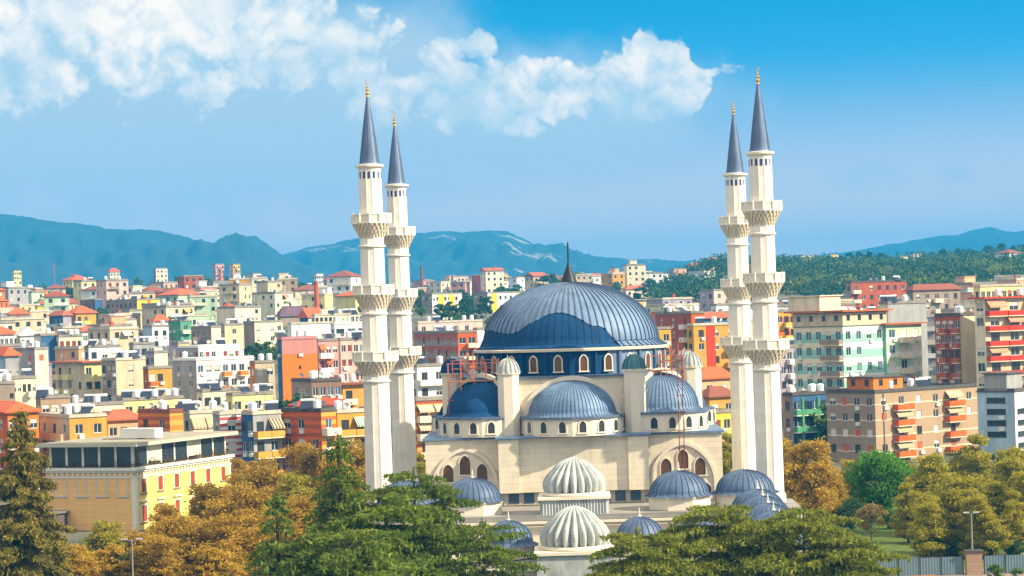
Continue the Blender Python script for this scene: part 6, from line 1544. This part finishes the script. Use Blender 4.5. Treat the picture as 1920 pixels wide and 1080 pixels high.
for px, y, d, m, mh, lab in ((652, 545, 930, T_MD, 9, "green tree near the front minaret under the white six window house"), (476, 640, 520, T_DK, 9, "dark green tree between white terrace and sandy cube house"), (790, 576, 800, T_PN, 9, "green umbrella pine behind the twin minarets"), (872, 556, 800, T_DK, 9, "tall dark pine before the white striped block"), (832, 570, 790, T_DK, 9, "dark pine between the umbrella pine and tall pine"),
                            (866, 585, 760, T_PN, 9, "low green pine under the tall dark pine"), (918, 592, 740, T_MD, 9, "bright round tree by the dome's flank"), (1216, 592, 620, T_MD, 9, "bright round tree beside the dome on the block side"), (1030, 512, 1150, T_DK, 9, "dark tree behind the dome's spire, villa side"), (1080, 511, 1170, T_MD, 9, "green tree behind the dome's spire, block side"),
                            (546, 738, 385, T_DK, 9, "dark shrubby tree below the orange tower"), (45, 596, 700, T_DK, 9, "dark tree between the pale green house and the blue house"), (190, 575, 780, T_DK, 9, "dark tree at the foot of the brown slab"), (128, 536, 1000, T_DK, 9, "dark tree by the white long block's shaded end"), (1375, 815, 330, T_MD, 9, "green tree low behind the rear minaret foot"), (1530, 735, 400, T_MD, 9, "leafy roof terrace tree on the dark teal posted block")):
    tree_px("broad_tree", m, lab, px, y, d, mh, rz=px)
for i, (px, y, d, m, mh) in enumerate(((1592, 472, 1500, T_DK, 9), (1610, 470, 1510, T_DK, 9), (1630, 470, 1490, T_DK, 9), (1652, 473, 1500, T_DK, 9), (1682, 471, 1520, T_CY, 10), (1730, 472, 1500, T_MD, 9), (1768, 466, 1540, T_DK, 9), (1795, 464, 1520, T_DK, 9), (1825, 468, 1530, T_MD, 9), (1852, 459, 1540, T_DK, 9), (1878, 455, 1530, T_DK, 9), (1900, 459, 1540, T_DK, 9), (1922, 457, 1530, T_DK, 9), (1500, 486, 1480, T_DK, 9), (1530, 482, 1500, T_DK, 9))):
    tree_px("broad_tree", m, "dark tree standing out on the skyline of the wooded hill", px, y, d, mh, rz=i, group="skyline trees of the wooded hill", sx=.8)
rr = random.Random(9); nt_ = 0
kinds_ = [(T_DK, "dark green bushy tree among the houses on the far slope", "dark trees on the far slope", 9, "broad_tree"), (T_MD, "mid green rounded tree among the houses on the far slope", "mid green trees on the far slope", 9, "broad_tree"), (T_CY, "slim dark cypress among the houses on the far slope", "cypresses on the far slope", 10, "cypress")]
def clear_of(X, Y, r):
    return all((X - a) ** 2 + (Y - b) ** 2 > (c * .75 + r) ** 2 for a, b, c in HAND)
while nt_ < 250:
    px = rr.uniform(-10, 1250); d = rr.uniform(560, 1640)
    if 690 < px < 775 or (px > 775 and d < 700): continue
    dense = 1.0 if (330 < px < 690 and d > 1000) else .35 if d > 1000 else .22
    if px > 776: dense = .5
    if rr.random() > dense: continue
    x, _ = ray(px, 600); X, Y = x * d, d
    if not clear_of(X, Y, 1.5): continue
    k = kinds_[rr.choices([0, 1, 2], [5, 3, .8])[0]]; s = rr.uniform(.55, 1.05) * (1 if d > 800 else .75)
    tree(k[4], k[0], k[1], X, Y, rr.uniform(0, 6), s, k[2], sx=s * rr.uniform(.9, 1.25)); nt_ += 1
# --- woods: nobody could count these
def wood(name, label, spots, mat, seed, leafl=1.5, per=46):
    rs = np.random.RandomState(seed); S_ = np.array(spots); n = len(S_)
    idx = np.repeat(np.arange(n), per); D = rs.normal(size=(n * per, 3)); D /= np.linalg.norm(D, axis=1, keepdims=True); D[:, 2] = np.abs(D[:, 2]) * 1.0 - .15
    C = S_[idx, :3] + D * (S_[idx, 3] * rs.uniform(.55, 1.05, n * per))[:, None] * np.array([1, 1, 1.05]) + np.array([0, 0, 1]) * (S_[idx, 3] * .75)[:, None]
    L = rs.uniform(.7, 1.3, n * per) * leafl
    V_, Q_ = cards(C, D * .5 + rs.normal(size=C.shape), L, L * .7, rs)
    put(name, fast_mesh(name, V_, Q_, mat), kind='stuff', label=label)
def hill_spots(lo, hi, d0, d1, n, rr, test=None, r=(2.4, 4.6)):
    out = []
    while len(out) < n:
        px = rr.uniform(lo, hi); d = rr.uniform(d0, d1); x, _ = ray(px, 560); X = x * d
        if test and not test(px, d): continue
        if not clear_of(X, d, 0.5): continue
        out.append((X, d, terrain(X, d) - .5, rr.uniform(*r)))
    return out
rr = random.Random(21)
wood("hillside_woods", "dark green wood covering the hill behind the apartment blocks", hill_spots(1225, 1960, 850, 1640, 1150, rr, lambda px, d: sin(px * .021 + d * .013) + sin(px * .05 - d * .017 + 2) > -1.0, r=(1.8, 5.2)), leaf((.02, .06, .03), (.07, .15, .05), (.24, .28, .07), .35, .02), 1)
wood("hillside_woods", "lighter green trees mixed through the wood on the hill", hill_spots(1300, 1960, 900, 1640, 800, rr, lambda px, d: (px > 1450 or rr.random() < .25) and sin(px * .033 + d * .02 + 1) > -.5, r=(1.6, 4.4)), leaf((.06, .12, .03), (.22, .28, .06), (.42, .42, .11), .4, .02), 2)
wood("hillside_woods", "olive scrub in the clearings of the wooded hill", hill_spots(1420, 1960, 900, 1640, 420, rr, r=(1.2, 2.8)), leaf((.16, .17, .05), (.36, .34, .10), None, .4), 7, per=30)
wood("hillside_woods", "dark wooded knoll under the pink and amber crest blocks", hill_spots(355, 480, 1180, 1520, 200, rr), DKG, 3)
wood("hillside_woods", "scrubby trees over the slope behind the poplars and chimney", hill_spots(300, 690, 1050, 1640, 330, rr), MIDG, 4, per=36)
wood("hillside_woods", "dark scrub between houses along the whole far crest", hill_spots(-20, 330, 1100, 1640, 200, rr, r=(1.6, 3.2)) + hill_spots(780, 1240, 1000, 1640, 260, rr, r=(1.8, 3.6)), DKG, 5, per=36)
# ------------------------------------------------------------------ haze over the plain
mb = MB(); mb.box(-3200, 3200, -160, 9100, -31.5, 312)
hz = mb.build("haze", [], kind='stuff')
m = bpy.data.materials.new("haze air"); m.use_nodes = True; t = m.node_tree; t.nodes.clear()
pv = t.nodes.new('ShaderNodeVolumePrincipled'); pv.inputs['Color'].default_value = (.015, .455, 1.0, 1); pv.inputs['Density'].default_value = 2.05e-4; pv.inputs['Anisotropy'].default_value = .0
ou = t.nodes.new('ShaderNodeOutputMaterial'); t.links.new(pv.outputs[0], ou.inputs['Volume'])
hz.data.materials.clear(); hz.data.materials.append(m)
print("total", len(bpy.data.objects))
